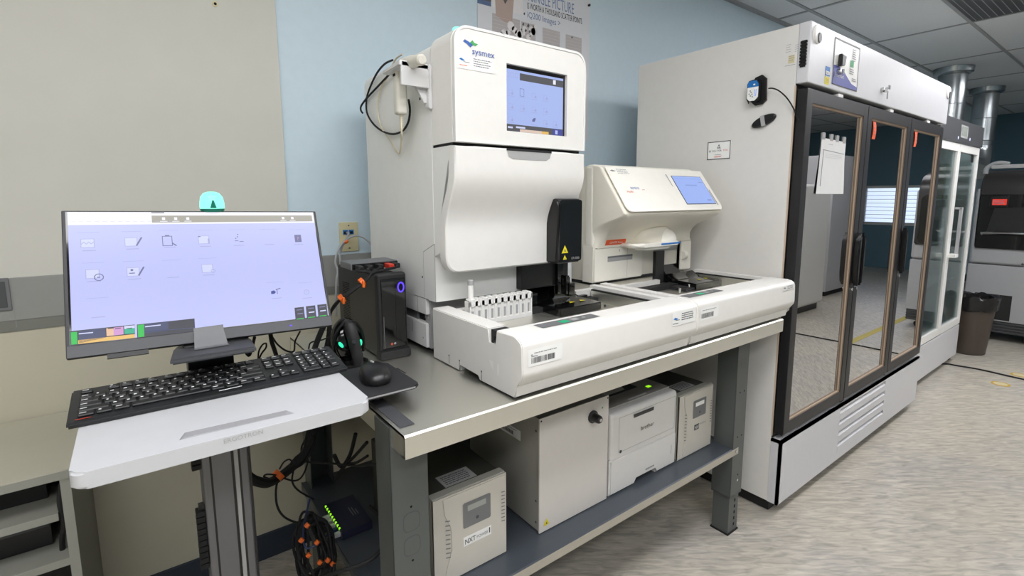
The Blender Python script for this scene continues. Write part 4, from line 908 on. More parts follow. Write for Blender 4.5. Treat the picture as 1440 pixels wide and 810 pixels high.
for cx in (gx+.1, 7.4):
    for cy in (gy0+.1, gy1-.12, .72):
        c = MB('light_gray').box(cx-.025, cx+.025, cy-.02, cy+.02, .06, .09); c.mat('black_rubber').lathe([(.034, -.016), (.036, -.01), (.036, .01), (.034, .016)], (cx, cy, .036), 16, 'x'); c.build('caster', G)
t = thing('waste_bin', 'brown plastic waste bin with a black liner at the end of the refrigerators', 'waste bin', (5.95, 1.02, 0))
MB('bin_brown').lathe([(.118, 0), (.125, .006), (.165, .50), (.160, .50), (.12, .012)], (5.95, 1.02, 0), 40).build('bin', t)
m = MB('bag_black'); rr = random.Random(4); n = 48; rings = []
for r_, z, am in ((.163, .40, .003), (.172, .42, .006), (.173, .47, .005), (.180, .515, .006), (.172, .525, .006), (.158, .51, .005), (.150, .38, .004), (.135, .2, .004), (.02, .16, .0)):
    ph = rr.random()*6; rings.append([m.bm.verts.new((5.95+(r_+am*math.sin(j*1.9+ph)*rr.random())*math.cos(2*PI*j/n), 1.02+(r_+am*math.sin(j*2.3+ph))*math.sin(2*PI*j/n), z+am*2.2*math.sin(j*.9+ph))) for j in range(n)])
for a, b_ in zip(rings, rings[1:]):
    for j in range(n): f = m.bm.faces.new((a[j], a[(j+1) % n], b_[(j+1) % n], b_[j])); f.smooth = True
m.build('liner', t)
m = MB('black_rubber').tube([(5.0, 1.25, .005), P(1325, 511.5, Z=.006), P(1345, 514, Z=.006), P(1380, 520, Z=.006), P(1440, 533.5, Z=.006), (5.38, .3, .006), (5.35, -.6, .006)], .0065, 8)
tag(m.build('floor_cable', origin=(5.36, .8, 0)), 'black cable crossing the floor from under the white refrigerator', 'cable')
for i, (px, py, lab) in enumerate(((1407, 540, 'round yellow floor sticker on the near side of the black cable'), (1434, 527.5, 'round yellow floor sticker on the far side of the black cable'))):
    c = P(px, py, Z=0); m = MB('stain').lathe([(.055, .0), (.055, .0012)], (c.x, c.y, .0003), 28); m.mat('ivory').lathe([(.04, .0012), (.04, .0016)], (c.x, c.y, .0003), 24)
    tag(m.build('floor_sticker', origin=(c.x, c.y, 0)), lab, 'floor sticker', 'yellow floor stickers')
# what the glass doors mirror: a tall freezer, a bench analyzer and a tape line across the aisle
t = thing('tall_freezer', 'tall white freezer across the aisle, mirrored in the glass doors', 'freezer', (8.1, -1.3, 0))
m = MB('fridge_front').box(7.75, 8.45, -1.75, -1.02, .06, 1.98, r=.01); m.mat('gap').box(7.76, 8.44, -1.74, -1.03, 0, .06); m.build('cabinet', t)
m = MB('light_gray').box(7.735, 7.75, -1.1, -1.07, .8, 1.5, r=.004); m.build('handle', t)
t = thing('bench_instrument', 'grey white instrument across the aisle with a dark window, mirrored in the left glass door', 'lab analyzer', (6.2, -1.1, 0))
m = MB('bright_white').box(5.75, 6.9, -1.6, -.72, .08, 1.55, r=.04, n=3); m.mat('slate').box(5.8, 6.85, -1.55, -.77, 0, .09); m.build('body', t)
m = MB('far_dark').prism(rrect(-1.5, 1.05, -1.0, 1.4, .05), 'x', 5.735, 5.752); m.build('window', t)
m = MB('yellow_paint').box(5.2, 9.0, .06, .12, 0, .0015); tag(m.build('floor_tape', origin=(6, .09, 0)), 'yellow tape line on the aisle floor, mirrored in the glass doors', 'floor tape')
# ================================================================== UNDER THE BENCH (on the shelf)
def ups(label, x0, x1, z1, lbl, dark):
    z0 = SZ+.001; yf, yb = 1.065, 1.50
    t = thing('power_supply', label, 'power supply', ((x0+x1)/2, 1.28, z0), 'battery power supplies on the lower shelf')
    m = MB('ups_body').box(x0+.006, x1-.006, yf+.03, yb, z0, z1-.004, r=.004); F = Face(m, (x0, 0, z1-.004), (1, 0, 0), (0, 1, 0), .0008)
    F.rect(.06, 1.105, .16, 1.165, 'light_gray', 1); F.lines(.068, 1.15, .08, 5, .009, .004, 'slate', 2, 5); m.build('case', t)
    w = x1-x0; zt = z1-z0
    m = MB('ups_edge').box(x0, x1, yf+.008, yf+.035, z0, z1, r=.004)
    m.mat('ups_front').box(x0+.001, x1-.001, yf+.0025, yf+.012, z0+.001, z1-.003)
    m.mat('ups_front').prism([(x0+.001, z0+.0), (x0+.001, z1-.002), (x0+.022, z1-.006), (x0+.026, z1-.05), (x0+.05, z1-.09), (x0+.052, z0+.09), (x0+.03, z0+.04), (x0+.024, z0)], 'y', yf+.004, yf+.012)
    m.mat('ups_front').prism([(x0+.024, z0), (x0+.034, z0+.04), (x0+.056, z0+.088), (x0+.054, z1-.092), (x0+.03, z1-.052), (x0+.026, z1-.004), (x1-.002, z1-.004), (x1-.004, z1-.05), (x1-.026, z1-.10), (x1-.026, z0+.09), (x1-.004, z0+.04), (x1-.002, z0)], 'y', yf, yf+.01, r=.003)
    m.mat('ups_front').prism([(x1-.026, z1-.10), (x1-.004, z1-.05), (x1-.001, z1-.05), (x1-.001, z0+.04), (x1-.004, z0+.04), (x1-.026, z0+.09)], 'y', yf+.004, yf+.012)
    F = Face(m, (x0, yf, z0), (1, 0, 0), (0, 0, 1), .001)
    for k in range(9): F.line(.034, .075+k*.013, .048, .071+k*.013, .0032, 'ups_panel', 1)
    for k in range(9): F.line(w-.02, .105+k*.011, w-.008, .103+k*.011, .003, 'ups_panel', 1)
    m.build('front_bezel', t)
    m = MB('ups_panel'); F = Face(m, (x0, yf, z0), (1, 0, 0), (0, 0, 1), .0012); a, b_ = (.088, .177) if w > .225 else (.10, .18)
    F.poly(rrect(a, zt-.113, b_, zt-.04, .005), 'ups_panel', 1); F.rect(a+.014, zt-.066, b_-.016, zt-.05, 'ups_lcd' if dark else 'label_white', 2); F.disc((a+b_)/2, zt-.094, .005, 'slate', 2, 12)
    m.build('display_panel', t)
    m = MB('label_white'); F = Face(m, (x0, yf, z0), (1, 0, 0), (0, 0, 1), .0012)
    if lbl: F.rect(.088, zt-.165, .178, zt-.138, 'label_white', 1); F.text('NXT', .091, zt-.159, .015, 'ink', 2, fit=.035); F.text('POWER', .129, zt-.157, .009, 'ink_soft', 2, fit=.038); F.line(.172, zt-.158, .172, zt-.142, .003, 'ink', 2)
    else: F.rect(.10, zt-.165, .134, zt-.142, 'slate', 1); F.text('NXT', .104, zt-.160, .013, 'label_white', 2, .8); F.lines(.14, zt-.15, .04, 1, .01, .006, 'light_gray', 1, 3)
    m.build('badge', t)
ups('beige-fronted power supply box at the left end of the shelf, behind the bench leg', .548, .782, .633, True, True)
ups('beige-fronted power supply box at the right end of the shelf beside the printer', 1.605, 1.835, .647, False, False)
t = thing('steel_cabinet', 'plain light grey metal box with one black knob on the lower shelf', 'instrument box', (1.05, 1.26, SZ))
m = MB('steel_box_shaded').box(.907, 1.198, 1.07, 1.46, SZ+.004, .752, r=.002); m.mat('steel_box').box(.903, 1.202, 1.065, 1.0705, SZ+.003, .755, r=.001)
for fx in (.94, 1.16):
    for fy in (1.1, 1.42): m.mat('black_rubber').lathe([(.014, 0), (.014, .004)], (fx, fy, SZ+.0005), 12)
F = Face(m, (.907, 1.46, SZ), (0, -1, 0), (0, 0, 1), .001)
for v in (.03, .10, .325): F.disc(.375, v, .004, 'bolt', 1, 8)
F.poly([(.18, .262), (.30, .262), (.30, .295), (.18, .295)], 'label_white', 1); F.barcode(.19, .27, .075, .012, 'ink', 2, 6); F.lines(.19, .288, .09, 1, .01, .002, 'ink_soft', 2, 2)
F = Face(m, (.903, 1.065, SZ), (1, 0, 0), (0, 0, 1), .001); warn(F, .028, .022, .022); F.disc(.006, .362, .003, 'hole', 1, 8); F.disc(.293, .362, .003, 'hole', 1, 8); F.disc(.268, .335, .0035, 'green', 1, 8)
m.build('case', t)
m = MB('black_satin').lathe([(.021, 0), (.021, -.004), (.015, -.008), (.013, -.03), (.010, -.034)], (1.126, 1.064, .702), 28, 'y'); m.mat('chrome').lathe([(.006, -.034), (.006, -.036)], (1.126, 1.064, .702), 14, 'y'); m.build('knob', t)
t = thing('laser_printer', 'white laser printer with a paper tray on the lower shelf', 'printer', (1.4, 1.26, SZ))
m = MB('printer_white').box(1.216, 1.588, 1.065, 1.45, .518, .68, r=.014, n=4, only=lambda c, d: abs(d.z) > .5 or c.z > .6)
m.mat('printer_top').box(1.22, 1.584, 1.10, 1.445, .678, .684, r=.004); m.mat('printer_dark').box(1.27, 1.48, 1.17, 1.42, .6835, .685); m.mat('printer_top').prism([(1.18, .684), (1.20, .694), (1.28, .685), (1.28, .684)], 'x', 1.3, 1.42)
F = Face(m, (1.216, 1.065, SZ), (1, 0, 0), (0, 0, 1), .001)
F.frame(.04, .15, .355, .275, .0012, 'soft_gap', 1); F.rect(.115, .255, .225, .268, 'printer_dark', 2); F.rect(.115, .265, .225, .268, 'black_gloss', 3); F.text('brother', .155, .197, .016, 'printer_dark', 2, 1.05); F.disc(.05, .152, .006, 'printer_dark', 2, 10)
F = Face(m, (1.216, 1.065, .684), (1, 0, 0), (0, 1, 0), .0012); F.rect(.14, .042, .24, .05, 'paper', 1); F.rect(.29, .075, .312, .09, 'led_lime', 1); F.rect(.27, .045, .33, .06, 'slate', 1) if False else None
m.build('body', t)
m = MB('printer_white').prism([(1.216, SZ+.002), (1.216, .5155), (1.588, .5155), (1.588, SZ+.002), (1.47, SZ+.002), (1.47, SZ+.03), (1.35, SZ+.03), (1.35, SZ+.002)], 'y', 1.065, 1.45, r=.006, n=3)
F = Face(m, (1.216, 1.065, SZ), (1, 0, 0), (0, 0, 1), .001); F.rect(.34, .05, .3425, .085, 'soft_gap', 1); F.lines(.19, .034, .05, 1, .01, .006, 'ink_soft', 1, 3)
m.build('paper_tray', t)
t = thing('network_switch', 'dark blue network switch with green lights on the shelf by the bench leg', 'network switch', (.46, 1.5, SZ))
sx0, sx1, sy0, sy1 = .417, .512, 1.40, 1.575
m = MB('switch_blue').box(sx0, sx1, sy0, sy1, SZ+.001, .413, r=.003); F = Face(m, (sx0, sy0, .413), (1, 0, 0), (0, 1, 0), .0008)
for k, w_ in enumerate((.05, .045, .03)): F.rect(.055+k*.008, .06, .058+k*.008, .06+w_, 'mid_gray', 1)
m.build('case', t)
m = MB('led_lime')
for k in range(9): m.box(sx0-.0005, sx0+.004, sy0+.022+k*.017, sy0+.029+k*.017, .408, .4136)
m.build('status_lights', t)
for k, (yy, ma) in enumerate(((1.52, 'plug_white'), (1.495, 'plug_white'), (1.468, 'plug_white'), (1.445, 'cable_blue'), (1.42, 'plug_white'))):
    m = MB(ma).box(sx0-.022, sx0+.002, yy-.006, yy+.006, SZ+.008, SZ+.020, r=.001); m.build('plug', t)

# ================================================================== WORKSTATION CART
K = thing('workstation_cart', 'grey and white sit-stand cart carrying the monitor, keyboard and mouse', 'computer cart', (.12, 1.25, 0))
tx0, tx1, ty0, ty1, tz = -.113, .363, .968, 1.335, .985
out = rrect(tx0, ty0, tx1, ty1, .022, 6)
rc = [(P(*q, Z=tz).x, P(*q, Z=tz).y) for q in ((250.8, 619.3), (415, 581), (403, 576.8), (259, 608.5))]
tr = MB('tray_white').prism(out, 'z', tz-.028, tz, r=.004, n=3).build('keyboard_tray', K)
cm = sum((Vector(q) for q in rc), Vector((0, 0)))/4; b = bmesh.new()
lo = [b.verts.new((*(cm+(Vector(q)-cm)*.97-Vector((0, .0))), tz-.009)) for q in rc]; hi = [b.verts.new((*q, tz+.004)) for q in rc]
b.faces.new(lo[::-1]); b.faces.new(hi)
for k in range(4): b.faces.new((lo[k], lo[(k+1) % 4], hi[(k+1) % 4], hi[k]))
bmesh.ops.recalc_face_normals(b, faces=b.faces); cut(tr, MB('tray_recess').add(b, False).build('cutter', K))
m = MB('light_gray'); a_ = P(314, 624, Y=ty0); F = Face(m, (a_.x, ty0, a_.z), (1, 0, 0), (0, 0, 1), .0008); F.text('ERGOTRON', 0, 0, .0085, 'light_gray', 1, 1.0); m.build('lettering', K)
cx0, cx1, cy0 = P(283, 650, Y=1.22).x, P(350, 640, Y=1.22).x, 1.22
m = MB('alu').box(cx0, cx1, cy0, cy0+.085, .13, tz-.028, r=.006, n=3)
F = Face(m, (cx0, cy0, 0), (1, 0, 0), (0, 0, 1), .0008); W = cx1-cx0
for u, w_ in ((.16, .045), (.61, .06), (.76, .05)): F.rect(W*u, .13, W*(u+w_), tz-.03, 'black_satin', 1)
F.rect(W*.66, .13, W*.76, tz-.03, 'light_gray', 1)
m.mat('black_satin').box(cx1, cx1+.004, cy0+.006, cy0+.08, .13, tz-.03)
m.build('column', K)
for z0, z1 in ((.815, .87), (.58, .73)):
    m = MB('black_rubber'); n = int((z1-z0)/.014)
    for k in range(n): m.box(cx0-.018, cx0-.001, cy0+.004, cy0+.03, z0+k*.014, z0+k*.014+.012, r=.002)
    m.mat('black_satin').box(cx0-.012, cx0-.001, cy0+.01, cy0+.025, z0, z1)
    m.build('cable_chain', K)
m = MB('slate').box(.0, .235, 1.0, 1.52, .07, .10, r=.01).box(-.02, .255, 1.0, 1.05, .06, .10, r=.01).box(-.02, .255, 1.47, 1.52, .06, .10, r=.01).box(.05, .19, 1.2, 1.33, .09, .14, r=.006); m.build('base', K)
for cx in (0, .235):
    for cy in (1.025, 1.495):
        c = MB('slate').box(cx-.012, cx+.012, cy-.012, cy+.012, .05, .065); c.mat('black_rubber').lathe([(.026, -.011), (.028, -.007), (.028, .007), (.026, .011)], (cx, cy, .028), 18, 'x'); c.build('caster', K)
m = MB('black_satin').box(.071, .166, 1.345, 1.40, tz-.02, 1.072, r=.004); m.mat('slate').box(-.03, .25, 1.335, 1.40, tz-.02, tz-.002, r=.004); m.build('post', K)
m = MB('slate').prism([(.034, 1.20), (.045, 1.29), (.09, 1.40), (.15, 1.40), (.196, 1.285), (.192, 1.195)], 'z', 1.064, 1.077, r=.004, n=2)
m.build('monitor_shelf', K)
out = rrect(.20, 1.062, .522, 1.275, .016, 5)
m = MB('dark_gray').prism(out, 'z', .945, .9535, r=.003); m.mat('light_gray').box(.22, .508, 1.0612, 1.0632, .9475, .951)
a_, b_ = P(558, 518, Z=.9535), P(571, 525.5, Z=.9535); m.mat('hole').poly([a_+Vector((-.002, 0, .0006)), a_+Vector((.002, 0, .0006)), b_+Vector((.002, 0, .0006)), b_+Vector((-.002, 0, .0006))])
m.mat('slate').box(.21, .355, 1.08, 1.26, .9536, tz-.0285)
m.build('mouse_shelf', K)
# ------------------------------------------------------------------ keyboard
t = thing('keyboard', 'black computer keyboard on the white cart tray', 'keyboard', (.127, 1.25, tz))
ky0, ky1, kz0, kz1 = 1.176, 1.322, .9965, 1.0145
m = MB('kb_body').prism([(ky0-.004, tz+.001), (ky0-.005, kz0-.004), (ky0, kz0), (ky1-.012, kz1), (ky1, kz1-.003), (ky1, kz1-.02), (ky1-.06, tz+.0005)], 'x', -.130, .384, r=.003)
m.build('body', t)
MB('black_satin').box(-.06, .0, ky1-.002, ky1+.02, tz+.001, 1.008, r=.003).build('rear_foot', t)
sl = (kz1-kz0)/(ky1-.012-ky0); xd = Vector((1, 0, 0)); yd = Vector((0, 1, sl)).normalized(); nn = xd.cross(yd)
T0 = Matrix(((1, yd.x, nn.x, -.130), (0, yd.y, nn.y, ky0), (0, yd.z, nn.z, kz0), (0, 0, 0, 1)))
m = MB('key_black'); lg = MB('key_leg'); u = .0216; vy = .0185; rr = random.Random(11)
rows = []
L_ = .014
def put(x, y, w, h=1, mark=1):
    x0 = L_+x*u; y0 = .012+y*vy; m.mat('key_black').box(x0+.0012, x0+w*u-.0012, y0+.001, y0+h*vy-.001, 0, .0045, r=.0018, n=1, T=T0)
    if mark:
        F = Face(lg, T0 @ Vector((x0, y0, .0045)), xd, yd, .0006)
        if mark == 1: F.rect(.005, .0085, .005+.003+rr.random()*.0025, .0125, 'key_leg', 1)
        elif mark == 2: F.rect(.004, .008, min(w*u-.005, .004+.010), .0105, 'key_leg', 1)
        elif mark == 3: F.rect(.004, .0105, .009, .013, 'key_leg', 1); F.rect(.003, .0045, .014, .006, 'light_gray', 1)
for x, w, k in ((0, 1.25, 2), (1.25, 1.25, 1), (2.5, 1.25, 2), (3.75, 6.25, 0), (10, 1.25, 2), (11.25, 1.25, 1), (12.5, 1.25, 2), (13.75, 1.25, 2)): put(x, 0, w, 1, k)
for y, first, n, last, off_ in ((1, 2.25, 10, 2.75, 0), (2, 1.75, 11, 2.25, 0), (3, 1.5, 12, 1.5, 0), (4, 1, 12, 2, 0)):
    put(0, y, first, 1, 2)
    for k in range(n): put(first+k, y, 1, 1, 1)
    put(first+n, y, 15-first-n, 1, 2)
put(0, 5.35, 1, 1, 2)
for g in range(3):
    for k in range(4): put(2+g*4.35+k, 5.35, 1, 1, 3)
for y in (3, 4, 5.35):
    for k in range(3): put(15.3+k, y, 1, 1, 2)
for k in range(3): put(15.3+k, 0, 1, 1, 1)
put(16.3, 1, 1, 1, 1)
for y in (1, 2, 3, 4):
    for k in range(4):
        if y == 1 and k == 3: continue
        put(18.6+k, y, 1, 1, 1)
put(18.6, 0, 2, 1, 1); put(20.6, 0, 1, 1, 1); put(21.6, 0, 1, 2, 2)
for k in range(4): put(18.6+k, 5.35, 1, 1, 3)
F = Face(lg, T0 @ Vector((0, 0, .0006)), xd, yd, .0006); F.line(.243, .0045, .287, .0065, .003, 'key_leg', 1); F.rect(.012, .004, .035, .006, 'red', 1)
m.build('keys', t); lg.build('key_legends', t)
# ------------------------------------------------------------------ mouse
t = thing('computer_mouse', 'black mouse on the dark pull-out shelf beside the keyboard tray', 'mouse', (.447, 1.165, .954))
b = bmesh.new(); bmesh.ops.create_uvsphere(b, u_segments=36, v_segments=20, radius=1)
for v in b.verts:
    z = v.co.z; e = 1.25
    v.co.x = math.copysign(abs(v.co.x)**.85, v.co.x); v.co.y = math.copysign(abs(v.co.y)**.9, v.co.y)
    v.co.x *= .036*(1-.06*v.co.y); v.co.y *= .062; v.co.z = (z*.030 if z > 0 else max(z, -.3)*.026)
m = MB('mouse_black').add(b, True, Matrix.Translation((.447, 1.165, .9635)) @ Matrix.Rotation(math.radians(-8), 4, 'Z')); m.build('shell', t)
m = MB('black_rubber').lathe([(.029, 0), (.031, .004), (.031, .008)], (.447, 1.165, .9545), 28, 'z', .95, 1.85); m.build('skirt', t)
m = MB('light_gray').tube([(.4482, 1.174, .9925), (.4497, 1.185, .9917), (.4512, 1.196, .9894)], .0034, 8, 3); m.build('wheel', t)
# ------------------------------------------------------------------ monitor
t = thing('monitor', 'wide computer monitor showing a lilac analyzer menu on the cart', 'monitor', (.127, 1.33, 1.077))
xd = Vector((1, -.018, -.021)).normalized(); yd = Vector((.018, .405, .914)); yd = (yd-xd*yd.dot(xd)).normalized(); nz = xd.cross(yd)
MO = Vector((-.1285, 1.270, 1.0925)); MW, MH = .509, .3125
TM = Matrix(((xd.x, yd.x, nz.x, MO.x), (xd.y, yd.y, nz.y, MO.y), (xd.z, yd.z, nz.z, MO.z), (0, 0, 0, 1)))
m = MB('dark_gray').box(0, MW, 0, MH, -.016, 0, r=.0022, T=TM); m.mat('black_satin').box(.06, MW-.06, .04, MH-.05, -.045, -.016, r=.012, n=3, T=TM); m.box(.19, .32, -.02, .14, -.05, -.016, r=.006, T=TM)
m.mat('slate').box(.002, MW-.002, .001, .0245, -.001, .0008, T=TM); m.mat('black_satin').box(.062, .13, -.009, .0, -.012, -.002, T=TM)
m.mat('led_blue').box(.408, .413, .011, .0135, .0006, .0014, T=TM)
m.build('housing', t)
s = MB('scr_bg'); F = Face(s, TM @ Vector((0, 0, .0004)), xd, yd, .00035)
def MQ(px, py):
    d = rt*((px-720)/FPX)-up*((py-CY)/FPX)+fw; n_ = nz; q = EYE+d*((MO-EYE).dot(n_)/d.dot(n_))-MO
    return q.dot(xd), q.dot(yd)
def mq(a, b_, mat, k):
    (u0, v0), (u1, v1) = MQ(*a), MQ(*b_); F.rect(min(u0, u1), min(v0, v1), max(u0, u1), max(v0, v1), mat, k)
F.rect(.0065, .026, MW-.006, MH-.0035, 'black_gloss', .3)
F.rect(.010, .027, MW-.0075, MH-.004, 'scr_bg', 1)
(_, vt) = MQ(200, 318); F.rect(.010, MH-.0335, MW-.0075, MH-.004, 'scr_white', 2)
u0, v0 = MQ(214, 315.5); u1, _ = MQ(432, 305); F.rect(u0, MH-.0295, MW-.012, MH-.0125, 'scr_gray', 3); F.rect(u0, MH-.0065, u0+.024, MH-.0045, 'scr_dark', 3)
for px in (230, 247, 264, 398, 411): a_, _ = MQ(px, 308); F.rect(a_-.007, MH-.0275, a_+.007, MH-.026, 'scr_white', 4); F.rect(a_-.003, MH-.0235, a_+.003, MH-.017, 'scr_white', 4)
for k in range(14): F.rect(.014+k*.013, MH-.0265, .022+k*.013, MH-.0258, 'scr_bg', 3)
icons = [(125, 343, 'wave'), (186, 341, 'pen'), (238, 339, 'clip'), (288, 338, 'card'), (335, 337, 'dots'), (378, 336, 'faint'), (419, 336, 'help'),
         (132, 386, 'clock'), (189, 383, 'pen2'), (243, 381, 'faint'), (293, 378, 'mag'), (388, 411, 'exit'), (431, 411, 'power'), (138, 436, 'faint')]
for px, py, kd in icons:
    a_, c_ = MQ(px, py)
    F.rect(a_-.018, c_+.025, a_+.018, c_+.0256, 'scr_ico2', 2.2)
    F.rect(a_-.011, c_-.016, a_+.011, c_-.0145, 'scr_ico2', 2.2)
    if kd in ('wave', 'card', 'pen', 'pen2', 'mag', 'clock'): F.frame(a_-.013, c_-.009, a_+.009, c_+.011, .0009, 'scr_ico2', 2.2); F.rect(a_-.012, c_-.008, a_+.008, c_+.010, 'scr_bg2', 2.1)
    if kd in ('pen', 'pen2'): F.line(a_+.007, c_-.008, a_+.017, c_+.011, .003, 'scr_ico', 3)
    if kd == 'pen2': F.disc(a_-.004, c_+.005, .0025, 'scr_ico', 3, 10); F.rect(a_-.009, c_-.003, a_+.001, c_-.001, 'scr_ico', 3)
    if kd == 'wave':
        for k in range(5): F.line(a_-.012+k*.004, c_+(.004 if k % 2 else -.001), a_-.008+k*.004, c_+(-.001 if k % 2 else .004), .0012, 'scr_ico2', 3)
    if kd == 'clip': F.frame(a_-.013, c_-.012, a_+.006, c_+.012, .0014, 'scr_ico', 2.2); F.rect(a_-.007, c_+.011, a_+.001, c_+.014, 'scr_ico', 3); F.line(a_+.005, c_-.005, a_+.013, c_-.012, .0025, 'scr_ico', 3)
    if kd == 'card': F.rect(a_+.006, c_-.008, a_+.0095, c_+.004, 'scr_ico2', 3); F.rect(a_-.013, c_+.008, a_-.008, c_+.010, 'scr_ico', 3)
    if kd == 'dots':
        for du, dv in ((-.005, .003), (-.001, .007), (0, .013)): F.disc(a_+du, c_+dv, .0014, 'scr_ico', 3, 8)
        F.rect(a_-.008, c_-.004, a_+.0, c_-.0025, 'scr_ico', 3); F.rect(a_+.002, c_-.006, a_+.011, c_-.0045, 'scr_ico', 3)
    if kd == 'help': F.rect(a_-.008, c_-.009, a_+.008, c_+.011, 'scr_ico', 2.2); F.text('?', a_-.003, c_-.005, .011, 'scr_pink', 3)
    if kd == 'clock': F.ring(a_+.008, c_-.007, .008, .0016, 'scr_ico', 3); F.rect(a_+.005, c_-.008, a_+.010, c_-.006, 'scr_ico', 3.5)
    if kd == 'mag': F.ring(a_+.009, c_-.006, .0045, .0012, 'scr_ico2', 3)
    if kd == 'exit': F.poly([(a_-.011, c_-.004), (a_-.004, c_-.004), (a_+.0, c_+.0), (a_-.004, c_+.005), (a_-.011, c_+.003)], 'scr_blue', 3); F.line(a_+.0, c_+.006, a_+.011, c_+.009, .002, 'scr_ico', 3); F.rect(a_+.002, c_-.005, a_+.0035, c_+.008, 'scr_ico', 3)
    if kd == 'power': F.ring(a_, c_, .0065, .0012, 'scr_ico2', 3); F.rect(a_-.0006, c_, a_+.0006, c_+.004, 'scr_ico2', 3.5)
def bar(a, b_, c_, d_, mat, k):  F.poly([MQ(*a), MQ(*b_), MQ(*c_), MQ(*d_)], mat, k)
bar((99, 487), (190, 474), (189.5, 456.5), (98, 466), 'scr_dark', 2); bar((111, 483), (149, 475), (148.5, 461), (110.5, 466), 'scr_navy', 3)
bar((100.5, 485), (109, 484), (108.5, 466.8), (99.5, 467.5), 'scr_green', 3); bar((110, 484), (190, 475), (189.8, 470), (110, 478.5), 'scr_yellow', 3)
bar((150, 473), (160, 472), (159.5, 461), (149.5, 462), 'scr_peach', 3); bar((160, 472), (174, 470.3), (173.5, 459.5), (159.5, 461), 'scr_pink', 3); bar((175, 470), (189.5, 469), (189.3, 457.6), (174.5, 459), 'scr_teal', 3); bar((175, 463), (189.5, 461.5), (189.3, 457.6), (174.5, 459), 'scr_bg2', 4)
for k in (152, 162, 178): bar((k, 463), (k+8, 462), (k+8, 461), (k, 462), 'scr_dark', 5)
bar((111, 470.5), (131, 468.5), (131, 467), (111, 469), 'scr_bg2', 4)
bar((193, 475.5), (274.5, 466), (273.5, 448), (192.5, 456.5), 'scr_dark', 2); bar((203, 469), (237, 465), (237, 452.5), (203, 456), 'scr_navy', 3); bar((194.5, 474.5), (203, 473.5), (202.5, 456.3), (193.5, 457.3), 'scr_green', 3); bar((203, 466.5), (274, 460.5), (274, 461.5), (203, 467.5), 'scr_navy', 3); bar((204, 460.5), (226, 458), (226, 456.5), (204, 459), 'scr_bg2', 4)
for a0 in (414, 430, 446):
    o = (a0-414)*-.13
    bar((a0+1.5, 450+o), (a0+15, 448.5+o), (a0+13, 431.5+o), (a0, 433+o), 'scr_dark', 2); bar((a0+3, 449.6+o), (a0+13, 448.4+o), (a0+13, 447.2+o), (a0+3, 448.4+o), 'scr_green', 3); bar((a0+3, 437+o), (a0+11, 436+o), (a0+11, 434.6+o), (a0+3, 435.6+o), 'scr_ico', 3); bar((a0+4, 442.5+o), (a0+12, 441.5+o), (a0+12, 440+o), (a0+4, 441+o), 'scr_bg2' if a0 > 420 else 'scr_ico', 3)
s.build('screen', t)
m = MB('mid_gray')   # bent metal strip that holds the lower edge to the shelf
xa, xb = .083+.128, .14+.128
pts = [TM @ Vector((0, .0265, .003)), TM @ Vector((0, .012, .0035)), TM @ Vector((0, -.001, .008)), Vector((0, 1.249, 1.0795)), Vector((0, 1.240, 1.0782))]
prev = None
for k, p_ in enumerate(pts):
    wid = .0285+.0015*max(0, k-1); q = (Vector((.1125-wid, p_.y, p_.z)), Vector((.1125+wid, p_.y, p_.z)))
    if prev: m.poly([prev[0], prev[1], q[1], q[0]], True)
    prev = q
bmesh.ops.remove_doubles(m.bm, verts=m.bm.verts, dist=1e-5); bmesh.ops.solidify(m.bm, geom=list(m.bm.faces), thickness=.0018)
m.build('clamp', t)
# green beacon on the top edge
t = thing('status_beacon', 'glowing green dome light on the top edge of the monitor', 'beacon', (.156, 1.405, 1.375))
bc = P(299, 297, Y=1.405); bx, bz = bc.x, bc.z
m = MB('beacon_green').lathe([(.0262, .006), (.0262, .018), (.0235, .034), (.017, .043), (.008, .0465), (.001, .047)], (bx, 1.405, bz), 36); m.build('dome', t)
m = MB('beacon_dark').lathe([(.022, -.002), (.0245, .001), (.0263, .0062)], (bx, 1.405, bz), 36); m.mat('beacon_dark').prism([(bx-.007, bz+.008), (bx+.006, bz+.008), (bx+.001, bz+.026), (bx-.002, bz+.026)], 'y', 1.3775, 1.384); m.build('base', t)

# ================================================================== COMPUTER TOWER, HUB, SCANNER CRADLE
t = thing('computer_tower', 'slim black computer tower with a blue ring light beside the tall analyzer', 'computer', (.61, 1.6, TZ))
m = MB('black_satin').box(.566, .654, 1.44, 1.785, TZ+.004, 1.168, r=.004); m.mat('black_matte').box(.563, .657, 1.415, 1.445, TZ+.002, 1.176, r=.008, n=3)
m.box(.560, .660, 1.40, 1.44, TZ, TZ+.028, r=.006)
F = Face(m, (.566, 1.785, TZ), (0, -1, 0), (0, 0, 1), .0008)
for k in range(26): F.line(.045, .05+k*.006, .115, .053+k*.006, .0022, 'hole', 1)
m.mat('light_gray').box(.585, .645, 1.45, 1.458, 1.1685, 1.1695)
m.build('case', t)
m = MB('black_gloss').box(.573, .650, 1.411, 1.4155, .945, 1.160, r=.002); F = Face(m, (.573, 1.411, .945), (1, 0, 0), (0, 0, 1), .0008); F.rect(.044, .02, .0448, .2, 'black_satin', 1); F.disc(.028, .012, .004, 'brand_red', 1, 10); F.disc(.038, .0125, .0036, 'light_gray', 1, 10); F.rect(.004, .0, .0055, .10, 'mid_gray', 1); m.build('front_panel', t)
m = MB('led_blue'); F = Face(m, (.573, 1.411, .945), (1, 0, 0), (0, 0, 1), .0016); F.ring(.0625, .186, .0115, .0042, 'led_blue', 1, 32, .0165); m.build('power_light', t)
t = thing('usb_hub', 'flat grey hub with red and black plugs lying on top of the computer tower', 'hub', (.6, 1.56, 1.176))
m = MB('mid_gray').box(.525, .682, 1.53, 1.63, 1.1775, 1.200, r=.004); m.mat('black_satin').box(.53, .68, 1.527, 1.532, 1.180, 1.197); m.build('case', t)
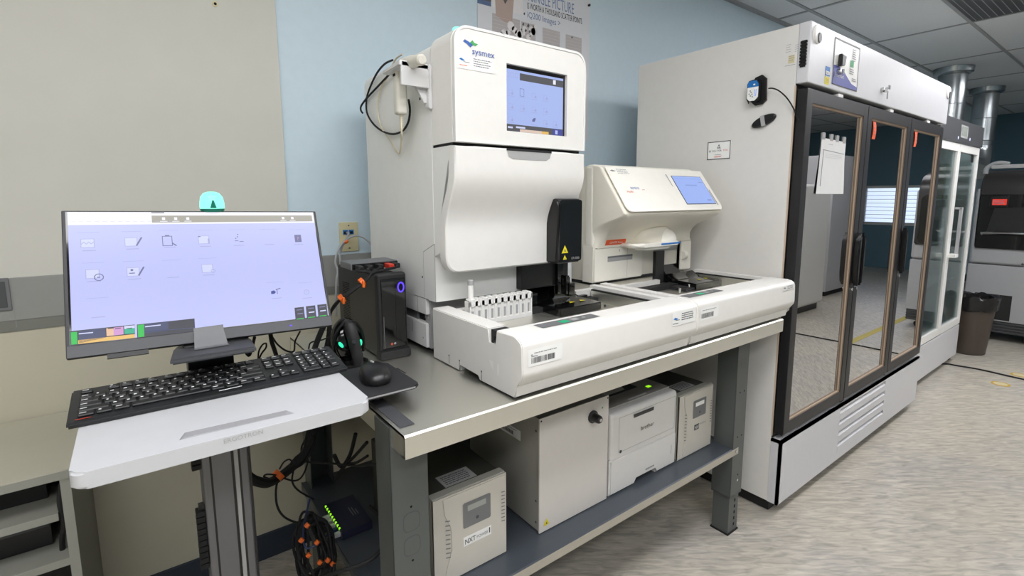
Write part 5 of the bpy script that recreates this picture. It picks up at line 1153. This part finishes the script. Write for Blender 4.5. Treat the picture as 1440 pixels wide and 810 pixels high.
for x, ma in ((.545, 'black_matte'), (.575, 'black_matte'), (.61, 'black_matte'), (.642, 'red'), (.665, 'black_matte')): MB(ma).box(x-.009, x+.009, 1.492 if ma != 'red' else 1.485, 1.528, 1.178, 1.194, r=.003).build('plug', t)
m = MB('black_rubber')
for k, x in enumerate((.545, .575, .61, .665)):
    o = k*.004; m.tube([(x, 1.495, 1.186), (x-.02, 1.47, 1.184), (.555+o, 1.45, 1.178), (.54, 1.44+o, 1.158), (.505, 1.44+o, 1.135), (.478, 1.45+o, 1.115), (.452, 1.47+o, 1.09-o), (.445, 1.50, 1.05), (.44+o, 1.52, .98), (.438+o*2, 1.56, .9195)], .0042, 8)
m.build('cords', t)
for p_, d in (((.528, 1.447, 1.152), (1, 0, .6)), ((.47, 1.459, 1.108), (1, -.3, .7))):
    q = Vector(p_); dv = Vector(d).normalized()*.006; m = MB('orange').tube([q-dv, q+dv], .0135, 12, 0); m.box(q.x-.004, q.x+.004, q.y-.018, q.y-.01, q.z-.014, q.z+.006, r=.002); m.build('cable_tie', t)
t = thing('scanner_cradle', 'black presentation scanner in its cradle with two green lights', 'barcode scanner', (.46, 1.37, TZ))
hc = P(490, 470, Y=1.375); bx_ = hc.x
m = MB('black_satin').lathe([(.034, 0), (.043, .004), (.047, .016), (.046, .030), (.041, .031), (.034, .014)], (bx_+.004, 1.37, TZ), 36, 'z', 1, .9); m.build('base', t)
b = bmesh.new(); bmesh.ops.create_uvsphere(b, u_segments=36, v_segments=20, radius=1)
m = MB('black_gloss').add(b, True, Matrix.Translation((bx_-.001, 1.388, 1.003)) @ Matrix.Rotation(math.radians(-14), 4, 'X') @ Matrix.Diagonal((.044, .026, .062, 1)))
m.mat('black_satin').tube([(bx_+.044*math.cos(a/10*PI), 1.377-.012*math.sin(a/10*PI), .985+.075*math.sin(a/10*PI)) for a in range(-1, 12)], .004, 8, 3)
m.mat('black_satin').tube([(bx_, 1.385, TZ+.01), (bx_, 1.39, .95)], .02, 14, 2); m.build('cradle', t)
m = MB('black_matte').tube([(bx_-.004, 1.375, 1.052), (bx_-.002, 1.355, 1.047), (bx_+.001, 1.342, 1.02), (bx_+.005, 1.335, .985), (bx_+.009, 1.331, .955), (bx_+.011, 1.338, .926)], [.013, .017, .016, .015, .014, .013], 16, 5); m.build('handset', t)
for q, an in ((P(479.5, 485, Y=1.354), 35), (P(507, 482, Y=1.352), -8)):
    b = bmesh.new(); bmesh.ops.create_uvsphere(b, u_segments=14, v_segments=8, radius=1)
    m = MB('led_green').add(b, True, Matrix.Translation(q) @ Matrix.Rotation(math.radians(-an), 4, 'Y') @ Matrix.Diagonal((.0045, .005, .010, 1))); m.build('indicator', t)
q = P(498, 481, Y=1.318); m = MB('bolt').lathe([(.005, .004), (.004, -.002)], (q.x, 1.318, q.z), 12, 'y'); m.build('button', t)

# ------------------------------------------------------------------ cables
CG = 'loose cables behind the workstation'
def cable(label, pts, r, mat='black_rubber', name='cable', ties=(), extra=()):
    o = Vector(pts[0]); t = thing(name, label, 'cable', tuple(o))
    m = MB(mat).tube(pts, r, 8); m.build('cord', t)
    for e in extra: MB(mat).tube(e[0], e[1], 8).build('strand', t)
    for q, d, rr_ in ties: q = Vector(q); d = Vector(d).normalized()*.007; MB('orange').tube([q-d, q+d], rr_, 12, 0).build('cable_tie', t)
    return t
cable('pale grey network cable looping from the ivory outlet towards the tall analyzer', [(.683, WY-.012, 1.264), (.684, WY-.03, 1.262), P(487, 336, Y=1.985), P(481, 347, Y=1.98), P(478, 360, Y=1.97), P(479.5, 374, Y=1.97), P(481, 384, Y=1.97), P(484, 400, Y=1.96), P(487, 420, Y=1.95)], .0042, 'cable_gray')
cable('pale grey network cable looping beside the outlet and down behind the computer', [P(524, 346, Y=1.94), P(517, 338.5, Y=1.95), P(509, 333, Y=1.96), P(500, 331.5, Y=1.965), P(490, 335, Y=1.965), P(481, 343, Y=1.965), P(475, 353, Y=1.96), P(471.5, 368, Y=1.955), P(475, 381, Y=1.95), P(473, 395, Y=1.95), P(472.5, 420, Y=1.945), P(473, 445, Y=1.94)], .0042, 'cable_gray', ties=((P(486.5, 339.5, Y=1.968), (1, 0, .7), .0085),))
bA = [P(344, 664, Y=1.31), P(350, 671, Y=1.31), P(362, 677, Y=1.33), P(377, 679, Y=1.37), P(391, 672, Y=1.40), P(408, 659, Y=1.43), P(422, 646, Y=1.44), P(433, 628, Y=1.445), P(441, 600, Y=1.45), P(446, 575, Y=1.45)]
ex = []
rr = random.Random(5)
for k in range(7):
    j = lambda s_: Vector((rr.uniform(-s_, s_), rr.uniform(-s_, s_), rr.uniform(-s_, s_)))
    ex.append(([bA[4]+j(.008), bA[5]+j(.012), bA[6]+j(.012), bA[7]+j(.014), bA[8]+j(.015), bA[9]+j(.015)], .0028))
ex.append(([P(392, 669, Y=1.39), P(388, 690, Y=1.40), P(390, 712, Y=1.42), P(400, 727, Y=1.43), P(418, 735, Y=1.44), P(438, 737, Y=1.46)], .003))
ex.append(([P(398, 672, Y=1.40), P(412, 676, Y=1.42), P(422, 673, Y=1.43), P(429, 662, Y=1.43), P(434, 646, Y=1.44)], .0024))
ex.append(([P(393, 660, Y=1.39), P(399, 650, Y=1.40), P(407, 646, Y=1.40), P(411, 652, Y=1.41), P(403, 657, Y=1.40)], .0022))
ex.append(([P(388, 668, Y=1.38), P(376, 667, Y=1.37), P(371, 670, Y=1.37), P(380, 673, Y=1.38), P(390, 670, Y=1.39)], .0022))
ex.append(([P(413, 660, Y=1.42), P(411, 677, Y=1.43), P(420, 690, Y=1.44), P(441, 702, Y=1.46)], .0026))
cable('thick black cable bundle with an orange tie hanging from the cart column', bA, .0125, name='cable_bundle', ties=((P(391.5, 668, Y=1.394), (.8, .2, .5), .0155),), extra=ex)
cable('thin black cord running across under the bench top to the grey leg', [P(430, 649, Y=1.45), P(440, 650, Y=1.46), P(470, 652, Y=1.42), P(500, 655, Y=1.36), P(520, 654, Y=1.25), P(541, 650, Y=1.12)], .0032, extra=(([P(472, 672, Y=1.5), P(485, 655, Y=1.45), P(500, 640, Y=1.4), P(516, 622, Y=1.3)], .005), ([P(485, 652, Y=1.46), P(500, 651, Y=1.4), P(517, 641, Y=1.3)], .004), ([P(470, 640, Y=1.45), P(480, 656, Y=1.46), P(492, 640, Y=1.45), P(500, 610, Y=1.42)], .006)))
# cords behind the monitor
for lab, pts, r in (('black cord dropping behind the monitor nearest its stand', [P(380, 466, Y=1.40), P(382, 480, Y=1.42), P(386, 492, Y=1.43), P(390, 505, Y=1.44)], .0055),
                    ('thin black cord loop rising behind the keyboard', [P(363, 505, Y=1.42), P(364, 494, Y=1.43), P(369, 485, Y=1.43), P(374, 483, Y=1.43), P(374, 489, Y=1.43), P(368, 497, Y=1.42), P(364, 506, Y=1.42)], .0022),
                    ('thin black cord sagging from the monitor to the bench top', [P(383, 474, Y=1.44), P(390, 484, Y=1.48), P(402, 493, Y=1.52), P(413, 494, Y=1.56), P(415, 480, Y=1.58), P(422, 466, Y=1.55)], .0026),
                    ('flat black strap slanting down to the right end of the keyboard', [P(455, 459, Y=1.42), P(450, 470, Y=1.42), P(445, 483, Y=1.42), P(441, 494, Y=1.42)], .008),
                    ('thin black cord running from the strap towards the scanner cradle', [P(434, 491, Y=1.5), P(436, 483, Y=1.5), P(442, 480, Y=1.5), P(453, 478, Y=1.5), P(465, 473, Y=1.5), P(475, 470, Y=1.5)], .0022),
                    ('pair of black cords crossing behind the post of the monitor', [P(344, 492, Y=1.45), P(350, 500, Y=1.45), P(354, 490, Y=1.45), P(358, 474, Y=1.43)], .004)):
    cable(lab, pts, r)
# coils hanging at the end of the shelf
t = thing('cable_coil', 'tangle of coiled black cables with orange ties hanging at the left end of the shelf', 'cable', (.38, 1.42, .3))
cc = P(443, 772, Y=1.40); rr = random.Random(8)
for k in range(11):
    m = MB('black_rubber'); n = 14; ax, az = rr.uniform(.05, .085), rr.uniform(.06, .10); cx_, cy_, cz_ = cc.x+rr.uniform(-.012, .008), 1.40+rr.uniform(-.03, .03), cc.z+rr.uniform(-.015, .02)
    m.tube([(cx_+ax*.55*math.cos(2*PI*i/n+k)-.01*math.sin(i), cy_+.9*ax*math.sin(2*PI*i/n+k)*.5+.006*math.sin(i*2), cz_+az*math.sin(2*PI*i/n+k)) for i in range(n+2)], .0038, 7, 4); m.build('loop', t)
for px, py in ((432, 739), (424, 760), (446, 763), (434, 781), (450, 791), (468, 793), (461, 788)):
    q = P(px, py, Y=1.355); MB('orange').tube([q-Vector((.004, 0, .003)), q+Vector((.004, 0, .004))], .0065, 10, 0).build('cable_tie', t)
sw = [(.4165-.022, y_, SZ+.014) for y_ in (1.52, 1.495, 1.468, 1.42)]
for q in sw: MB('black_rubber').tube([q, (q[0]-.03, q[1]-.01, q[2]-.02), (cc.x, 1.42, cc.z+.06)], .0028, 7).build('lead', t)
MB('cable_blue').tube([(.395, 1.445, SZ+.014), (.37, 1.44, SZ), P(447, 765, Y=1.36), P(432, 771, Y=1.36), P(427, 760, Y=1.38), P(428, 735, Y=1.42), P(436, 700, Y=1.44)], .0028, 7).build('blue_lead', t)
cable('black cable with an orange tie lying over the shelf end behind the bench leg', [P(520, 712, Y=1.35), P(535, 728, Y=1.25), P(543, 745, Y=1.18), P(541, 762, Y=1.15), P(530, 780, Y=1.13), P(510, 793, Y=1.13), P(480, 803, Y=1.16), P(455, 812, Y=1.2)], .005, ties=((P(541, 745, Y=1.18), (0, .2, 1), .010),))

# ================================================================== DESK AT THE LEFT
D = thing('side_desk', 'beige topped side desk with open shelves at the left edge', 'desk', (-.9, 1.8, 0))
dy0, dy1, dx1 = 1.57, 2.008, -.178
m = MB('desk_top').box(-1.7, dx1+.006, dy0-.006, dy1, .727, .75, r=.002); m.mat('desk_edge').box(-1.7, dx1+.007, dy0-.008, dy0-.0055, .727, .747); m.build('desktop', D)
m = MB('desk_panel').box(dx1-.019, dx1, dy0+.0, dy1, 0, .727); m.mat('desk_edge').box(dx1-.0195, dx1+.0, dy0-.003, dy0+.0005, 0, .727); m.build('end_panel', D)
MB('desk_panel').box(-1.7, -1.68, dy0, dy1, 0, .727).build('end_panel', D)
m = MB('desk_inside_shade').box(-1.68, dx1-.02, dy1-.02, dy1-.002, 0, .727); m.build('back_panel', D)  # near-black colour stands in for the shaded interior
m = MB('desk_edge').box(-1.68, dx1-.03, dy0+.002, dy1-.02, .62, .64, r=.001); m.build('shelf', D)
m = MB('desk_edge').box(-1.68, dx1-.019, dy0+.002, dy1-.02, .497, .517, r=.001); m.build('shelf', D)
t = thing('black_recorder', 'black equipment case on the middle shelf of the side desk', 'equipment case', (-.5, 1.82, .517))
m = MB('black_satin').box(-.72, -.235, 1.66, 1.96, .5175, .592, r=.004); m.mat('slate').box(-.715, -.24, 1.657, 1.661, .572, .58); F = Face(m, (-.72, 1.66, .5175), (1, 0, 0), (0, 0, 1), .001); F.rect(.3, .055, .40, .057, 'light_gray', 1); m.build('case', t)
t = thing('black_drawer_unit', 'black flat case pushed back on the upper shelf of the side desk', 'equipment case', (-.6, 1.84, .64))
m = MB('black_matte').box(-1.2, -.235, 1.67, 1.97, .6405, .722, r=.003); m.build('case', t)
m = MB('black_rubber').tube([(-.199, 1.60, .70), (-.204, 1.585, .66), (-.201, 1.585, .61), (-.21, 1.6, .56), (-.215, 1.62, .5185)], .006, 8); tag(m.build('desk_cable', origin=(-.2, 1.6, .6)), 'black cable hanging between the shelf and the desk end panel', 'cable')

# ================================================================== LIGHT, WORLD, RENDER SETTINGS
wd = bpy.data.worlds.new('daylight'); S.world = wd; wd.use_nodes = True
bg = wd.node_tree.nodes['Background']; bg.inputs[0].default_value = (.62, .74, 1.0, 1); bg.inputs[1].default_value = 1.6
S.view_settings.view_transform = 'Standard'; S.view_settings.look = 'None'; S.view_settings.gamma = 1; S.view_settings.use_curve_mapping = False
S.view_settings.exposure = 0.16
S.cycles.use_denoising = True
S.cycles.max_bounces = 10; S.cycles.diffuse_bounces = 5; S.cycles.glossy_bounces = 5; S.cycles.transparent_max_bounces = 16; S.cycles.sample_clamp_indirect = 6; S.cycles.caustics_reflective = False; S.cycles.caustics_refractive = False
for o in bpy.data.objects:
    if '_o' in o: del o['_o']
